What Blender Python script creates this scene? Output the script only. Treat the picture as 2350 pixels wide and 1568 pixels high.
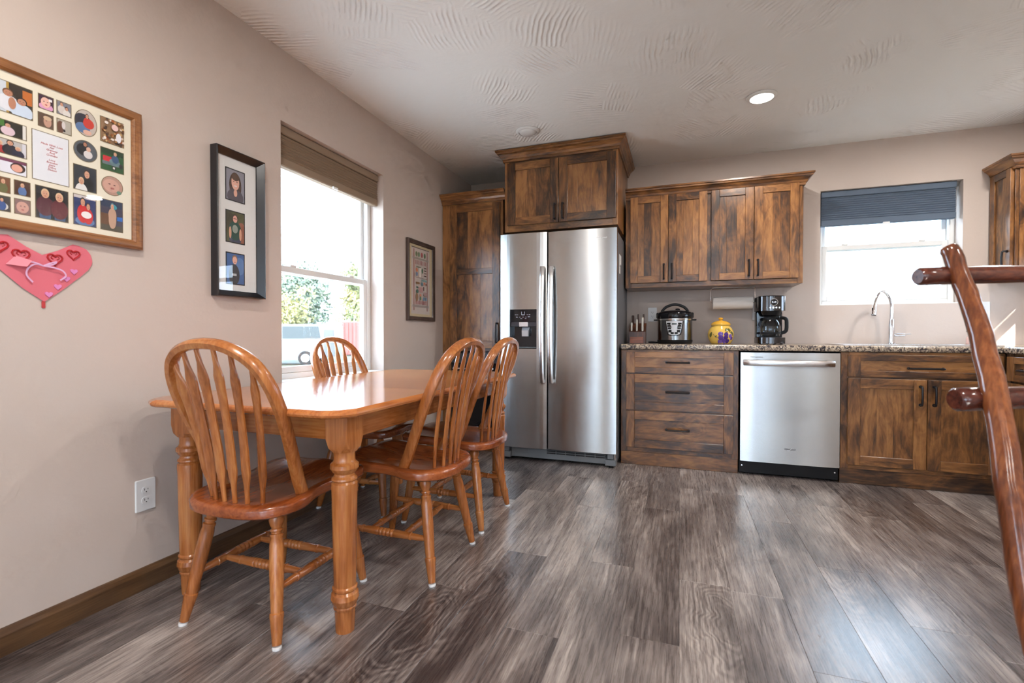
import bpy, bmesh, math, random
from mathutils import Vector, Matrix
random.seed(7)
sc = bpy.context.scene
for o in list(bpy.data.objects): bpy.data.objects.remove(o)
COL = sc.collection
PI = math.pi

# ------------------------------------------------------------------ camera
CAM_H, YAW, PITCH, ROLL, FPX = 0.979, 0.3382, -0.0126, 0.0009, 1093.3
cd = bpy.data.cameras.new('camera'); cam = bpy.data.objects.new('camera', cd); COL.objects.link(cam)
fw = Vector((-math.sin(YAW)*math.cos(PITCH), math.cos(YAW)*math.cos(PITCH), math.sin(PITCH)))
rt = Vector((math.cos(YAW), math.sin(YAW), 0)); up = rt.cross(fw)
r2 = rt*math.cos(ROLL)+up*math.sin(ROLL); u2 = -rt*math.sin(ROLL)+up*math.cos(ROLL)
m3 = Matrix((r2, u2, -fw)).transposed()
cam.matrix_world = Matrix.Translation((0, 0, CAM_H)) @ m3.to_4x4()
cd.sensor_width = 36; cd.lens = FPX/2350*36; cd.clip_start = .05; cd.clip_end = 400
cd.dof.use_dof = True; cd.dof.focus_distance = 2.6; cd.dof.aperture_fstop = 2.8
sc.camera = cam

# ------------------------------------------------------------------ world, sun, exposure
SKY, SUN = 11.0, 15.0
w = bpy.data.worlds.new('sky'); sc.world = w; w.use_nodes = True
bg = w.node_tree.nodes['Background']; bg.inputs[0].default_value = (.60, .79, 1.0, 1); bg.inputs[1].default_value = SKY
sd = bpy.data.lights.new('sun', 'SUN'); sd.energy = SUN; sd.angle = .012; sd.color = (1, .95, .86)
so = bpy.data.objects.new('sun', sd); COL.objects.link(so)
so.rotation_euler = Vector((-.40, .80, -.50)).to_track_quat('-Z', 'Y').to_euler()
so.location = (20, -20, 20)
vs = sc.view_settings
vs.view_transform = 'Standard'; vs.look = 'None'; vs.gamma = 1; vs.use_curve_mapping = False; vs.exposure = 0.34
cy = sc.cycles
cy.use_denoising = True; cy.max_bounces = 6; cy.diffuse_bounces = 3; cy.glossy_bounces = 3
cy.transmission_bounces = 4; cy.transparent_max_bounces = 10; cy.caustics_reflective = True; cy.blur_glossy = 1.0; cy.caustics_refractive = False
cy.sample_clamp_indirect = 10.0; cy.use_adaptive_sampling = True; cy.adaptive_threshold = .13; cy.adaptive_min_samples = 12
LAMP_W = 14.0

# room measures (metres)
XW, YB, H, XR, YF, TW = -1.949, 4.322, 2.461, 2.43, -4.0, .17

# ------------------------------------------------------------------ node / material helpers
def lin(c): return tuple((v/12.92 if v <= .04045 else ((v+.055)/1.055)**2.4) for v in c)
def rgb(r, g, b): return lin((r/255, g/255, b/255))
class NT:
    def __init__(s, name):
        s.m = bpy.data.materials.new(name); s.m.use_nodes = True
        s.t = s.m.node_tree; s.b = s.t.nodes['Principled BSDF']; s.out = s.t.nodes['Material Output']
    def n(s, typ, inp=None, **kw):
        nd = s.t.nodes.new('ShaderNode'+typ)
        for k, v in kw.items(): setattr(nd, k, v)
        for k, v in (inp or {}).items(): s.set(nd.inputs[k], v)
        return nd
    def set(s, sock, v):
        if isinstance(v, bpy.types.NodeSocket): s.t.links.new(v, sock)
        elif isinstance(v, bpy.types.Node): s.t.links.new(v.outputs[0], sock)
        else:
            if isinstance(v, tuple) and len(v) == 3 and len(sock.default_value) == 4: v = v+(1,)
            sock.default_value = v
    def math(s, op, a, b=0.0, c=None):
        nd = s.t.nodes.new('ShaderNodeMath'); nd.operation = op
        s.set(nd.inputs[0], a); s.set(nd.inputs[1], b)
        if c is not None: s.set(nd.inputs[2], c)
        return nd.outputs[0]
    def vmath(s, op, a, b):
        nd = s.t.nodes.new('ShaderNodeVectorMath'); nd.operation = op
        s.set(nd.inputs[0], a); s.set(nd.inputs[1], b); return nd.outputs[0]
    def noise(s, vec, scale, detail=3, rough=.5, dist=0.0):
        return s.n('TexNoise', {'Vector': vec, 'Scale': scale, 'Detail': detail, 'Roughness': rough, 'Distortion': dist}).outputs['Fac']
    def ramp(s, fac, stops, interp='LINEAR'):
        nd = s.n('ValToRGB', {'Fac': fac}); cr = nd.color_ramp; cr.interpolation = interp
        while len(cr.elements) < len(stops): cr.elements.new(.5)
        for e, (p, c) in zip(cr.elements, stops): e.position = p; e.color = tuple(c)+((1,) if len(c) == 3 else ())
        return nd.outputs[0]
    def mix(s, fac, a, b, blend='MIX'):
        nd = s.n('Mix', data_type='RGBA', blend_type=blend)
        s.set(nd.inputs[0], fac); s.set(nd.inputs[6], a); s.set(nd.inputs[7], b); return nd.outputs[2]
    def bump(s, h, strength=.3, dist=.002):
        nd = s.n('Bump', {'Height': h, 'Strength': strength, 'Distance': dist}); s.set(s.b.inputs['Normal'], nd); return nd
    def P(s, **kw):
        for k, v in kw.items(): s.set(s.b.inputs[k.replace('_', ' ')], v)
        return s.m
    def objvec(s):
        tc = s.n('TexCoord'); oi = s.n('ObjectInfo')
        off = s.vmath('MULTIPLY', s.n('CombineXYZ', {0: oi.outputs['Random'], 1: oi.outputs['Random'], 2: oi.outputs['Random']}), (37., 91., 53.))
        return s.vmath('ADD', tc.outputs['Object'], off), oi.outputs['Random']

def plain(name, col, rough=.5, metal=0.0, spec=.5, **kw):
    t = NT(name); t.P(Base_Color=col, Roughness=rough, Metallic=metal, Specular_IOR_Level=spec, **kw); return t.m

GR = {'x': (.09, 1, 1), 'y': (1, .09, 1), 'z': (1, 1, .09)}
BL = {'x': (.4, 1, 1), 'y': (1, .4, 1), 'z': (1, 1, .4)}
def alder(ax):
    t = NT('alder_'+ax); v, rnd = t.objvec()
    g = t.noise(t.vmath('MULTIPLY', v, GR[ax]), 70, 5, .65, .4)
    b = t.noise(t.vmath('MULTIPLY', v, BL[ax]), 5.5, 4, .6, 1.6)
    f = t.noise(t.vmath('MULTIPLY', v, tuple(.22 if k < .2 else k for k in GR[ax])), 16, 4, .6, 2.4)
    s = t.math('ADD', t.math('MULTIPLY', g, .20), t.math('ADD', t.math('MULTIPLY', b, .54), t.math('MULTIPLY', f, .36)))
    s = t.math('ADD', s, t.math('MULTIPLY', t.math('SUBTRACT', rnd, .5), .16))
    vo = t.n('TexVoronoi', {'Vector': t.vmath('ADD', t.vmath('MULTIPLY', v, BL[ax]), t.vmath('MULTIPLY', t.n('TexNoise', {'Vector': v, 'Scale': 9.}).outputs['Color'], (.10, .10, .10))), 'Scale': 4.2})
    sw = t.math('MULTIPLY', t.math('SINE', t.math('ADD', t.math('MULTIPLY', vo.outputs['Distance'], 75.), t.math('MULTIPLY', f, 8.))), t.ramp(vo.outputs['Distance'], [(.05, (0, 0, 0)), (.12, (1, 1, 1)), (.40, (0, 0, 0))]))
    s = t.math('ADD', s, t.math('MULTIPLY', sw, .035))
    c = t.ramp(s, [(.37, rgb(40, 26, 18)), (.47, rgb(76, 49, 29)), (.56, rgb(120, 78, 41)), (.69, rgb(162, 111, 62))])
    k = t.ramp(vo.outputs['Distance'], [(.02, (1, 1, 1)), (.10, (.35, .35, .35)), (.20, (0, 0, 0))])
    c = t.mix(t.math('MULTIPLY', k, .85), c, rgb(38, 22, 14))
    t.bump(g, .12, .001)
    return t.P(Base_Color=c, Roughness=.30, Coat_Weight=.25, Coat_Roughness=.22)
ALDER = {a: alder(a) for a in 'xyz'}

def oak(name, ax, light, mid, dark, rough=.27):
    t = NT(name); v, rnd = t.objvec()
    g = t.noise(t.vmath('MULTIPLY', v, tuple(.05 if k < .2 else k for k in GR[ax])), 110, 4, .6, .2)
    b = t.noise(t.vmath('MULTIPLY', v, BL[ax]), 7, 3, .5, .8)
    s = t.math('ADD', t.math('ADD', t.math('MULTIPLY', g, .5), t.math('MULTIPLY', b, .5)), t.math('MULTIPLY', t.math('SUBTRACT', rnd, .5), .10))
    c = t.ramp(s, [(.34, dark), (.50, mid), (.68, light)])
    t.bump(g, .06, .0006)
    return t.P(Base_Color=c, Roughness=rough, Coat_Weight=.35, Coat_Roughness=.15)
OAKC = [rgb(196, 130, 72), rgb(170, 100, 48), rgb(132, 72, 30)]
OAK = {a: oak('honey_oak_'+a, a, *OAKC) for a in 'xyz'}
OAKSEAT = oak('oak_seat', 'y', rgb(170, 94, 48), rgb(144, 72, 33), rgb(106, 48, 20), .22)
OAKTOP = oak('oak_top', 'y', rgb(208, 138, 80), rgb(190, 114, 60), rgb(160, 88, 42), .14)
OAKFRAME = oak('oak_frame', 'y', rgb(176, 122, 74), rgb(150, 98, 56), rgb(110, 68, 36), .35)
OAKFRAMEZ = oak('oak_frame_z', 'z', rgb(176, 122, 74), rgb(150, 98, 56), rgb(110, 68, 36), .35)
BASEB = oak('baseboard_wood', 'y', rgb(120, 88, 58), rgb(98, 70, 44), rgb(74, 50, 30), .4)
BLOCK = oak('knife_block_wood', 'z', rgb(112, 62, 36), rgb(74, 40, 24), rgb(46, 25, 17), .4)
LOG = oak('log_wood', 'z', rgb(158, 94, 52), rgb(112, 60, 34), rgb(60, 32, 22), .15)
LOGX = oak('log_wood_x', 'x', rgb(116, 60, 40), rgb(82, 38, 28), rgb(46, 22, 18), .18)

def wallmat():
    t = NT('wall_paint'); tc = t.n('TexCoord').outputs['Object']
    h = t.noise(tc, 42, 3, .55); t.bump(h, .22, .0035)
    return t.P(Base_Color=rgb(205, 190, 180), Roughness=.55, Specular_IOR_Level=.3)
WALL = wallmat()

def ceilmat():
    t = NT('ceiling_paint'); tc = t.n('TexCoord').outputs['Object']
    wob = t.n('TexNoise', {'Vector': tc, 'Scale': 2.2, 'Detail': 2.}).outputs['Color']
    v = t.vmath('ADD', tc, t.vmath('MULTIPLY', wob, (.09, .09, 0)))
    vo = t.n('TexVoronoi', {'Vector': v, 'Scale': 2.5}, voronoi_dimensions='2D')
    sep = t.n('SeparateColor', {0: vo.outputs['Color']})
    ang = t.math('MULTIPLY', sep.outputs[0], 6.283)
    xyz = t.n('SeparateXYZ', {0: v})
    u = t.math('ADD', t.math('MULTIPLY', xyz.outputs[0], t.math('COSINE', ang)), t.math('MULTIPLY', xyz.outputs[1], t.math('SINE', ang)))
    u = t.math('ADD', u, t.math('MULTIPLY', t.noise(tc, 9, 3), .022))
    st = t.math('POWER', t.math('ABSOLUTE', t.math('SINE', t.math('MULTIPLY', u, 125.))), 2.5)
    on = t.ramp(sep.outputs[1], [(.15, (0, 0, 0)), (.35, (1, 1, 1))])
    br = t.ramp(t.noise(tc, 7, 3), [(.38, (0, 0, 0)), (.6, (1, 1, 1))])
    ed = t.ramp(vo.outputs['Distance'], [(.25, (1, 1, 1)), (.6, (0, 0, 0))])
    h = t.math('ADD', t.math('MULTIPLY', t.math('MULTIPLY', st, on), t.math('MULTIPLY', br, ed)), t.math('MULTIPLY', t.noise(tc, 25, 3), .25))
    t.bump(h, .7, .007)
    return t.P(Base_Color=rgb(240, 237, 232), Roughness=.6, Specular_IOR_Level=.3)
CEIL = ceilmat()

def floormat():
    t = NT('vinyl_plank'); v, rnd = t.objvec()
    g = t.noise(t.vmath('MULTIPLY', v, (1, .04, 1)), 230, 4, .7, .35)
    mid = t.noise(t.vmath('MULTIPLY', v, (1, .09, 1)), 20, 4, .62, 1.3)
    big = t.noise(t.vmath('MULTIPLY', v, (1, .26, 1)), 5.0, 3, .6, 1.2)
    wv = t.n('TexWave', {'Vector': t.vmath('MULTIPLY', v, (1, .13, 1)), 'Scale': 15., 'Distortion': 8., 'Detail': 2., 'Detail Scale': 1.1}, wave_type='BANDS', bands_direction='X').outputs['Fac']
    fine = g
    s = t.math('ADD', t.math('ADD', t.math('MULTIPLY', g, .27), t.math('MULTIPLY', mid, .32)), t.math('ADD', t.math('MULTIPLY', wv, .05), t.math('MULTIPLY', big, .46)))
    s = t.math('ADD', s, t.math('MULTIPLY', t.math('SUBTRACT', rnd, .5), .11))
    vo = t.n('TexVoronoi', {'Vector': t.vmath('ADD', t.vmath('MULTIPLY', v, (1, .30, 1)), t.vmath('MULTIPLY', t.n('TexNoise', {'Vector': v, 'Scale': 6.}).outputs['Color'], (.13, .13, 0))), 'Scale': 2.7}).outputs['Distance']
    sw = t.math('MULTIPLY', t.math('SINE', t.math('ADD', t.math('MULTIPLY', vo, 150.), t.math('MULTIPLY', mid, 7.))), t.ramp(vo, [(.04, (0, 0, 0)), (.10, (1, 1, 1)), (.30, (.6, .6, .6)), (.44, (0, 0, 0))]))
    s = t.math('ADD', s, t.math('MULTIPLY', sw, .055))
    c = t.ramp(s, [(.40, rgb(60, 52, 51)), (.50, rgb(98, 88, 85)), (.60, rgb(138, 127, 122)), (.70, rgb(182, 171, 164))])
    k = t.ramp(vo, [(.02, (1, 1, 1)), (.12, (0, 0, 0))])
    c = t.mix(t.math('MULTIPLY', k, .6), c, rgb(50, 43, 42))
    t.bump(g, .10, .001)
    return t.P(Base_Color=c, Roughness=t.math('ADD', t.math('MULTIPLY', g, .16), .20), Specular_IOR_Level=.6, Coat_Weight=.8, Coat_Roughness=.34)
FLOOR = floormat()

def countermat():
    t = NT('granite_laminate'); tc = t.n('TexCoord').outputs['Object']
    a = t.noise(tc, 38, 5, .62, 1.8); b = t.noise(tc, 120, 3, .6)
    c = t.ramp(a, [(.36, rgb(40, 36, 42)), (.44, rgb(98, 86, 82)), (.52, rgb(176, 155, 132)), (.62, rgb(205, 188, 165)), (.72, rgb(120, 98, 80))])
    c = t.mix(t.ramp(b, [(.36, (1, 1, 1)), (.42, (0, 0, 0))]), c, rgb(36, 33, 38))
    return t.P(Base_Color=c, Roughness=.22)
COUNTER = countermat()

def steelmat(name, col, rough, stretch, an=.75):
    t = NT(name); tc = t.n('TexCoord').outputs['Object']
    g = t.noise(t.vmath('MULTIPLY', tc, stretch), 260, 3, .6)
    c = t.mix(g, tuple(k*.9 for k in col), tuple(min(1, k*1.08) for k in col))
    t.set(t.b.inputs['Tangent'], t.n('Tangent', direction_type='RADIAL', axis='Z'))
    return t.P(Base_Color=c, Metallic=1.0, Roughness=rough, Anisotropic=an, Anisotropic_Rotation=.25)
STEEL = steelmat('stainless', (.53, .525, .515), .27, (.02, .02, 1), .88)
STEELH = plain('satin_steel', (.78, .78, .78), .22, 1.0)
CHROME = plain('chrome', (.82, .83, .85), .06, 1.0)
GREYP = plain('grey_plastic', rgb(112, 114, 116), .5)
FRSIDE = plain('fridge_side_grey', rgb(96, 97, 100), .38)
BLACKG = plain('black_gloss', (.006, .006, .008), .08)
BLACKM = plain('black_matte', (.006, .006, .007), .5, 0.0, .28)
BRONZE = plain('black_bronze', (.016, .014, .016), .3, .4)
WHITEP = plain('white_plastic', rgb(226, 226, 226), .35)
WHITEV = plain('white_vinyl', rgb(232, 232, 230), .4)
DARKSLOT = plain('dark_slot', (.01, .01, .01), .6)
RINGW = plain('trim_white', rgb(228, 226, 222), .45)
BLINDB = plain('blind_brown', rgb(150, 130, 110), .8)
BLINDG = plain('blind_blue_grey', rgb(98, 112, 130), .8)
PAPER = plain('paper_towel', rgb(228, 222, 216), .9)
def printmat():
    t = NT('colour_print'); a = t.n('Attribute', attribute_name='Col'); return t.P(Base_Color=a.outputs['Color'], Roughness=.45)
PRINT = printmat()
def glass(name, base=.04, tint=(1, 1, 1)):
    t = NT(name); t.t.nodes.remove(t.b)
    tr = t.n('BsdfTransparent', {'Color': tint}); gl = t.n('BsdfGlossy', {'Color': (1, 1, 1), 'Roughness': .0})
    lw = t.n('LayerWeight', {'Blend': .5}); f = t.math('ADD', t.math('MULTIPLY', t.math('POWER', lw.outputs['Facing'], 4.0), .55), base)
    mx = t.n('MixShader', {0: f, 1: tr, 2: gl}); t.set(t.out.inputs['Surface'], mx); return t.m
GLASS = glass('window_glass', .025)
PGLASS = glass('picture_glass', .022)
CGLASS = glass('carafe_glass', .05, (.75, .78, .8))
def emit(name, col, s):
    t = NT(name); return t.P(Base_Color=(1, 1, 1), Emission_Color=col, Emission_Strength=s)
LENS_ON = emit('lamp_lens_on', (1, .97, .92), 9.0)
LENS_OFF = plain('lamp_lens_off', rgb(222, 220, 216), .4)

# ------------------------------------------------------------------ mesh builder
class MB:
    def __init__(s): s.v = []; s.f = []; s.c = []
    def add(s, vs, fs, col=None):
        n = len(s.v); s.v += [tuple(p) for p in vs]; s.f += [tuple(i+n for i in f) for f in fs]
        s.c += [col or (1, 1, 1)]*len(vs); return s
    def box(s, x0, x1, y0, y1, z0, z1, b=0.0):
        X, Y, Z = sorted((x0, x1)), sorted((y0, y1)), sorted((z0, z1))
        if b <= 0:
            vs = [(X[i], Y[j], Z[k]) for i in (0, 1) for j in (0, 1) for k in (0, 1)]
            return s.add(vs, [(0, 1, 3, 2), (4, 6, 7, 5), (0, 4, 5, 1), (2, 3, 7, 6), (0, 2, 6, 4), (1, 5, 7, 3)])
        b = min(b, .45*min(X[1]-X[0], Y[1]-Y[0], Z[1]-Z[0]))
        vs = []; idx = {}
        for i in (0, 1):
            for j in (0, 1):
                for k in (0, 1):
                    p = (X[i], Y[j], Z[k]); q = (X[i]+b*(1-2*i), Y[j]+b*(1-2*j), Z[k]+b*(1-2*k))
                    for a in range(3):
                        idx[i, j, k, a] = len(vs); vs.append(tuple(p[d] if d == a else q[d] for d in range(3)))
        fs = []
        for a in range(3):
            o = [d for d in range(3) if d != a]
            for sgn in (0, 1):
                def key(u, v):
                    l = [0, 0, 0]; l[a] = sgn; l[o[0]] = u; l[o[1]] = v; return idx[l[0], l[1], l[2], a]
                fs.append((key(0, 0), key(1, 0), key(1, 1), key(0, 1)))
            for u in (0, 1):
                for v in (0, 1):
                    def e(t, face):
                        l = [0, 0, 0]; l[a] = t; l[o[0]] = u; l[o[1]] = v; return idx[l[0], l[1], l[2], face]
                    fs.append((e(0, o[0]), e(1, o[0]), e(1, o[1]), e(0, o[1])))
        for i in (0, 1):
            for j in (0, 1):
                for k in (0, 1): fs.append((idx[i, j, k, 0], idx[i, j, k, 1], idx[i, j, k, 2]))
        return s.add(vs, fs)
    def ring(s, rings, caps=True, closed=False):
        n = len(rings[0]); vs = [p for r in rings for p in r]; fs = []
        m = len(rings)
        for i in range(m if closed else m-1):
            for j in range(n):
                a, b2 = i*n, ((i+1) % m)*n
                fs.append((a+j, a+(j+1) % n, b2+(j+1) % n, b2+j))
        if caps and not closed: fs += [tuple(range(n)), tuple(range((m-1)*n, m*n))]
        return s.add(vs, fs)
    def tube(s, pts, rad, seg=10, caps=True):
        pts = [Vector(p) for p in pts]; rad = rad if isinstance(rad, (list, tuple)) else [rad]*len(pts)
        t0 = (pts[1]-pts[0]).normalized(); ref = Vector((0, 0, 1)) if abs(t0.z) < .9 else Vector((1, 0, 0))
        nrm = t0.cross(ref).normalized(); rings = []
        for i, p in enumerate(pts):
            t = (pts[min(i+1, len(pts)-1)]-pts[max(i-1, 0)]).normalized()
            nrm = (nrm-t*nrm.dot(t)).normalized(); bn = t.cross(nrm)
            rings.append([p+(nrm*math.cos(2*PI*k/seg)+bn*math.sin(2*PI*k/seg))*rad[i] for k in range(seg)])
        return s.ring(rings, caps)
    def lathe(s, prof, seg=20, c=(0, 0, 0)):
        return s.ring([[(c[0]+r*math.cos(2*PI*k/seg), c[1]+r*math.sin(2*PI*k/seg), c[2]+z) for k in range(seg)] for r, z in prof])
    def turned(s, p0, p1, prof, seg=12):
        p0, p1 = Vector(p0), Vector(p1)
        return s.tube([p0.lerp(p1, t) for t, r in prof], [r for t, r in prof], seg)
    def prism(s, poly, d0, d1, plane='xz'):
        def P(u, v, d): return {'xz': (u, d, v), 'xy': (u, v, d), 'yz': (d, u, v)}[plane]
        return s.ring([[P(u, v, d0) for u, v in poly], [P(u, v, d1) for u, v in poly]])
    def sweep(s, pts, normal, hw, ht, caps=True):
        # rectangular, slightly rounded section; hw in the curve's plane, ht along normal
        pts = [Vector(p) for p in pts]; rings = []
        for i, p in enumerate(pts):
            t = (pts[min(i+1, len(pts)-1)]-pts[max(i-1, 0)]).normalized()
            nn = normal(i) if callable(normal) else Vector(normal); nn = (nn-t*nn.dot(t)).normalized(); bb = t.cross(nn)
            a = hw[i] if isinstance(hw, list) else hw; h = ht[i] if isinstance(ht, list) else ht
            q = [(1, .45), (.55, 1), (-.55, 1), (-1, .45), (-1, -.45), (-.55, -1), (.55, -1), (1, -.45)]
            rings.append([p+bb*(a*u)+nn*(h*v) for u, v in q])
        return s.ring(rings, caps)
    def ell(s, cx, cy, cz, rx, ry, rz, seg=12, rows=7):
        R = []
        for i in range(rows+1):
            a = PI*i/rows; sr = max(math.sin(a), .02)
            R.append([(cx+rx*sr*math.cos(2*PI*k/seg), cy+ry*sr*math.sin(2*PI*k/seg), cz-rz*math.cos(a)) for k in range(seg)])
        return s.ring(R)
    def face(s, pts, col): return s.add(pts, [tuple(range(len(pts)))], col)
    def xf(s, M): s.v = [tuple(M @ Vector(p)) for p in s.v]; return s

def root_of(o):
    while o.parent: o = o.parent
    return o
def build(name, mb, mat, parent=None, smooth=False, label=None, colors=False, recalc=True, world=True, angle=42):
    me = bpy.data.meshes.new(name)
    off = Vector((0, 0, 0))
    if parent and world: off = root_of(parent).location
    me.from_pydata([(p[0]-off.x, p[1]-off.y, p[2]-off.z) for p in mb.v], [], mb.f)
    if recalc:
        bm = bmesh.new(); bm.from_mesh(me); bmesh.ops.recalc_face_normals(bm, faces=bm.faces); bm.to_mesh(me); bm.free()
    if colors:
        at = me.color_attributes.new('Col', 'FLOAT_COLOR', 'POINT')
        at.data.foreach_set('color', [k for c in mb.c for k in (c[0], c[1], c[2], 1.0)])
    if smooth:
        me.polygons.foreach_set('use_smooth', [True]*len(me.polygons)); me.set_sharp_from_angle(angle=math.radians(angle))
    me.materials.append(mat)
    o = bpy.data.objects.new(name, me); COL.objects.link(o)
    if parent: o.parent = parent
    if label: o['label'] = label
    return o
def tag(o, label, cat, group=None, kind=None):
    o['label'] = label; o['category'] = cat
    if group: o['group'] = group
    if kind: o['kind'] = kind
    return o
def thing(name, label, cat, loc=(0, 0, 0), group=None, kind=None):
    o = bpy.data.objects.new(name, None); COL.objects.link(o); o.location = loc; o.empty_display_size = .1
    return tag(o, label, cat, group, kind)
def place(o, loc, rz=0):
    o.location = loc; o.rotation_euler = (0, 0, rz); return o
def copy_tree(o, parent=None):
    c = o.copy(); COL.objects.link(c); c.parent = parent
    for ch in [k for k in bpy.data.objects if k.parent == o]: copy_tree(ch, c)
    return c
def crv(pts, n=6):
    P = [Vector(p) for p in pts]; out = []
    for i in range(len(P)-1):
        a, b, c, d = P[max(i-1, 0)], P[i], P[i+1], P[min(i+2, len(P)-1)]
        for k in range(n):
            t = k/n
            out.append(.5*((2*b)+(c-a)*t+(2*a-5*b+4*c-d)*t*t+(3*b-a-3*c+d)*t**3))
    return out+[P[-1]]
ROT = {'+X': Matrix(((0, 0, 1), (1, 0, 0), (0, 1, 0))), '-Y': Matrix(((1, 0, 0), (0, 0, -1), (0, 1, 0)))}
def text(name, body, size, mat, parent, pos, facing, shear=0, extrude=.0004, align='CENTER', sx=1.0, label=None):
    cu = bpy.data.curves.new(name, 'FONT'); cu.body = body; cu.size = size; cu.shear = shear; cu.extrude = extrude
    cu.align_x = align; cu.align_y = 'CENTER'; cu.resolution_u = 2
    t = bpy.data.objects.new('t', cu); me = bpy.data.meshes.new_from_object(t)
    bpy.data.objects.remove(t); bpy.data.curves.remove(cu)
    off = root_of(parent).location
    me.transform(Matrix.Translation(Vector(pos)-off) @ ROT[facing].to_4x4() @ Matrix.Scale(sx, 4, (1, 0, 0)))
    me.materials.clear(); me.materials.append(mat); me.name = name
    o = bpy.data.objects.new(name, me); COL.objects.link(o); o.parent = parent
    if label: o['label'] = label
    return o

# ------------------------------------------------------------------ setting: shell
def wall(name, side, a0, a1, holes, label):
    # side gives the interior plane; the slab grows outward by TW
    As = sorted({a0, a1, *[h[0] for h in holes], *[h[1] for h in holes]}); Zs = sorted({0.0, H, *[h[2] for h in holes], *[h[3] for h in holes]})
    mb = MB()
    for i in range(len(As)-1):
        for k in range(len(Zs)-1):
            ca, cz = (As[i]+As[i+1])/2, (Zs[k]+Zs[k+1])/2
            if any(h[0] < ca < h[1] and h[2] < cz < h[3] for h in holes): continue
            A, B, C, D = As[i], As[i+1], Zs[k], Zs[k+1]
            if side == 'left': mb.box(XW-TW, XW, A, B, C, D)
            if side == 'right': mb.box(XR, XR+TW, A, B, C, D)
            if side == 'back': mb.box(A, B, YB, YB+TW, C, D)
            if side == 'front': mb.box(A, B, YF-TW, YF, C, D)
    # weld the cells and drop the walls between them
    o = build(name, mb, WALL, recalc=False); me = o.data
    bm = bmesh.new(); bm.from_mesh(me); bmesh.ops.remove_doubles(bm, verts=bm.verts, dist=1e-5)
    seen = {}
    for f in bm.faces: seen.setdefault(tuple(sorted(v.index for v in f.verts)), []).append(f)
    bmesh.ops.delete(bm, geom=[f for l in seen.values() if len(l) > 1 for f in l], context='FACES_ONLY')
    bmesh.ops.recalc_face_normals(bm, faces=bm.faces); bm.to_mesh(me); bm.free()
    tag(o, label, 'wall', kind='structure'); return o
WL = [(1.937, 2.840, .73, 2.091), (-3.25, -2.15, .73, 2.09)]
WB = [(1.033, 1.920, 1.217, 2.108)]
WR = [(2.98, 3.90, 1.12, 2.05), (-3.7, -2.4, .73, 2.09)]
WF = [(-1.78, -1.33, .3, 2.05), (1.25, 1.8, .5, 2.05), (-.05, .95, .3, 2.05)]
wall('wall_left', 'left', YF-TW, YB+TW, WL, 'greige painted wall with the tall window and hung pictures')
wall('wall_back', 'back', XW, XR, WB, 'greige painted wall behind the kitchen cabinets and sink')
wall('wall_right', 'right', YF-TW, YB+TW, WR, 'greige painted wall on the right end of the kitchen')
wall('wall_front', 'front', XW, XR, WF, 'greige painted wall behind the viewer')
tag(build('ceiling', MB().box(XW-TW, XR+TW, YF-TW, YB+TW, H, H+.15), CEIL), 'off-white ceiling with brushed stomp texture', 'ceiling', kind='structure')
fl = tag(build('floor', MB().box(XW-TW, XR+TW, YF-TW, YB+TW, -.12, -.006), DARKSLOT), 'grey-brown weathered wood-look plank floor', 'floor', kind='structure')
PWID = .184; x = -.18-PWID*10
row = 0
while x < XR:
    yy = YF - random.random()*1.2 if row else YF-.3
    while yy < YB:
        y1 = yy+1.22
        a, b = max(yy, YF), min(y1, YB)
        xa, xb = max(x, XW), min(x+PWID, XR)
        if b-a > .02 and xb-xa > .01:
            cxm, cym = (xa+xb)/2, (a+b)/2
            mb = MB().box(xa+.0002-cxm, xb-.0002-cxm, a+.0003-cym, b-.0003-cym, -.006, 0, .0006)
            o = build('plank', mb, FLOOR, fl, world=False); o.location = (cxm, cym, 0)
        yy = y1
    x += PWID; row += 1

bb = MB(); bb.add([], [])
prof = [(0, 0), (.014, 0), (.014, .062), (.010, .074), (.006, .082), (0, .084)]
bb.ring([[(XW+u, yv, v) for u, v in prof] for yv in (YF, 3.715)])
tag(build('baseboard_left', bb, BASEB), 'dark brown wooden baseboard along the window wall', 'baseboard', kind='structure')
bb = MB().ring([[(XR-u, yv, v) for u, v in prof] for yv in (YF, 2.3)])
tag(build('baseboard_right', bb, BASEB), 'dark brown wooden baseboard along the right wall', 'baseboard', kind='structure')
bb = MB().ring([[(xv, YF+u, v) for u, v in prof] for xv in (XW, XR)])
tag(build('baseboard_front', bb, BASEB), 'dark brown wooden baseboard behind the viewer', 'baseboard', kind='structure')

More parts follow.
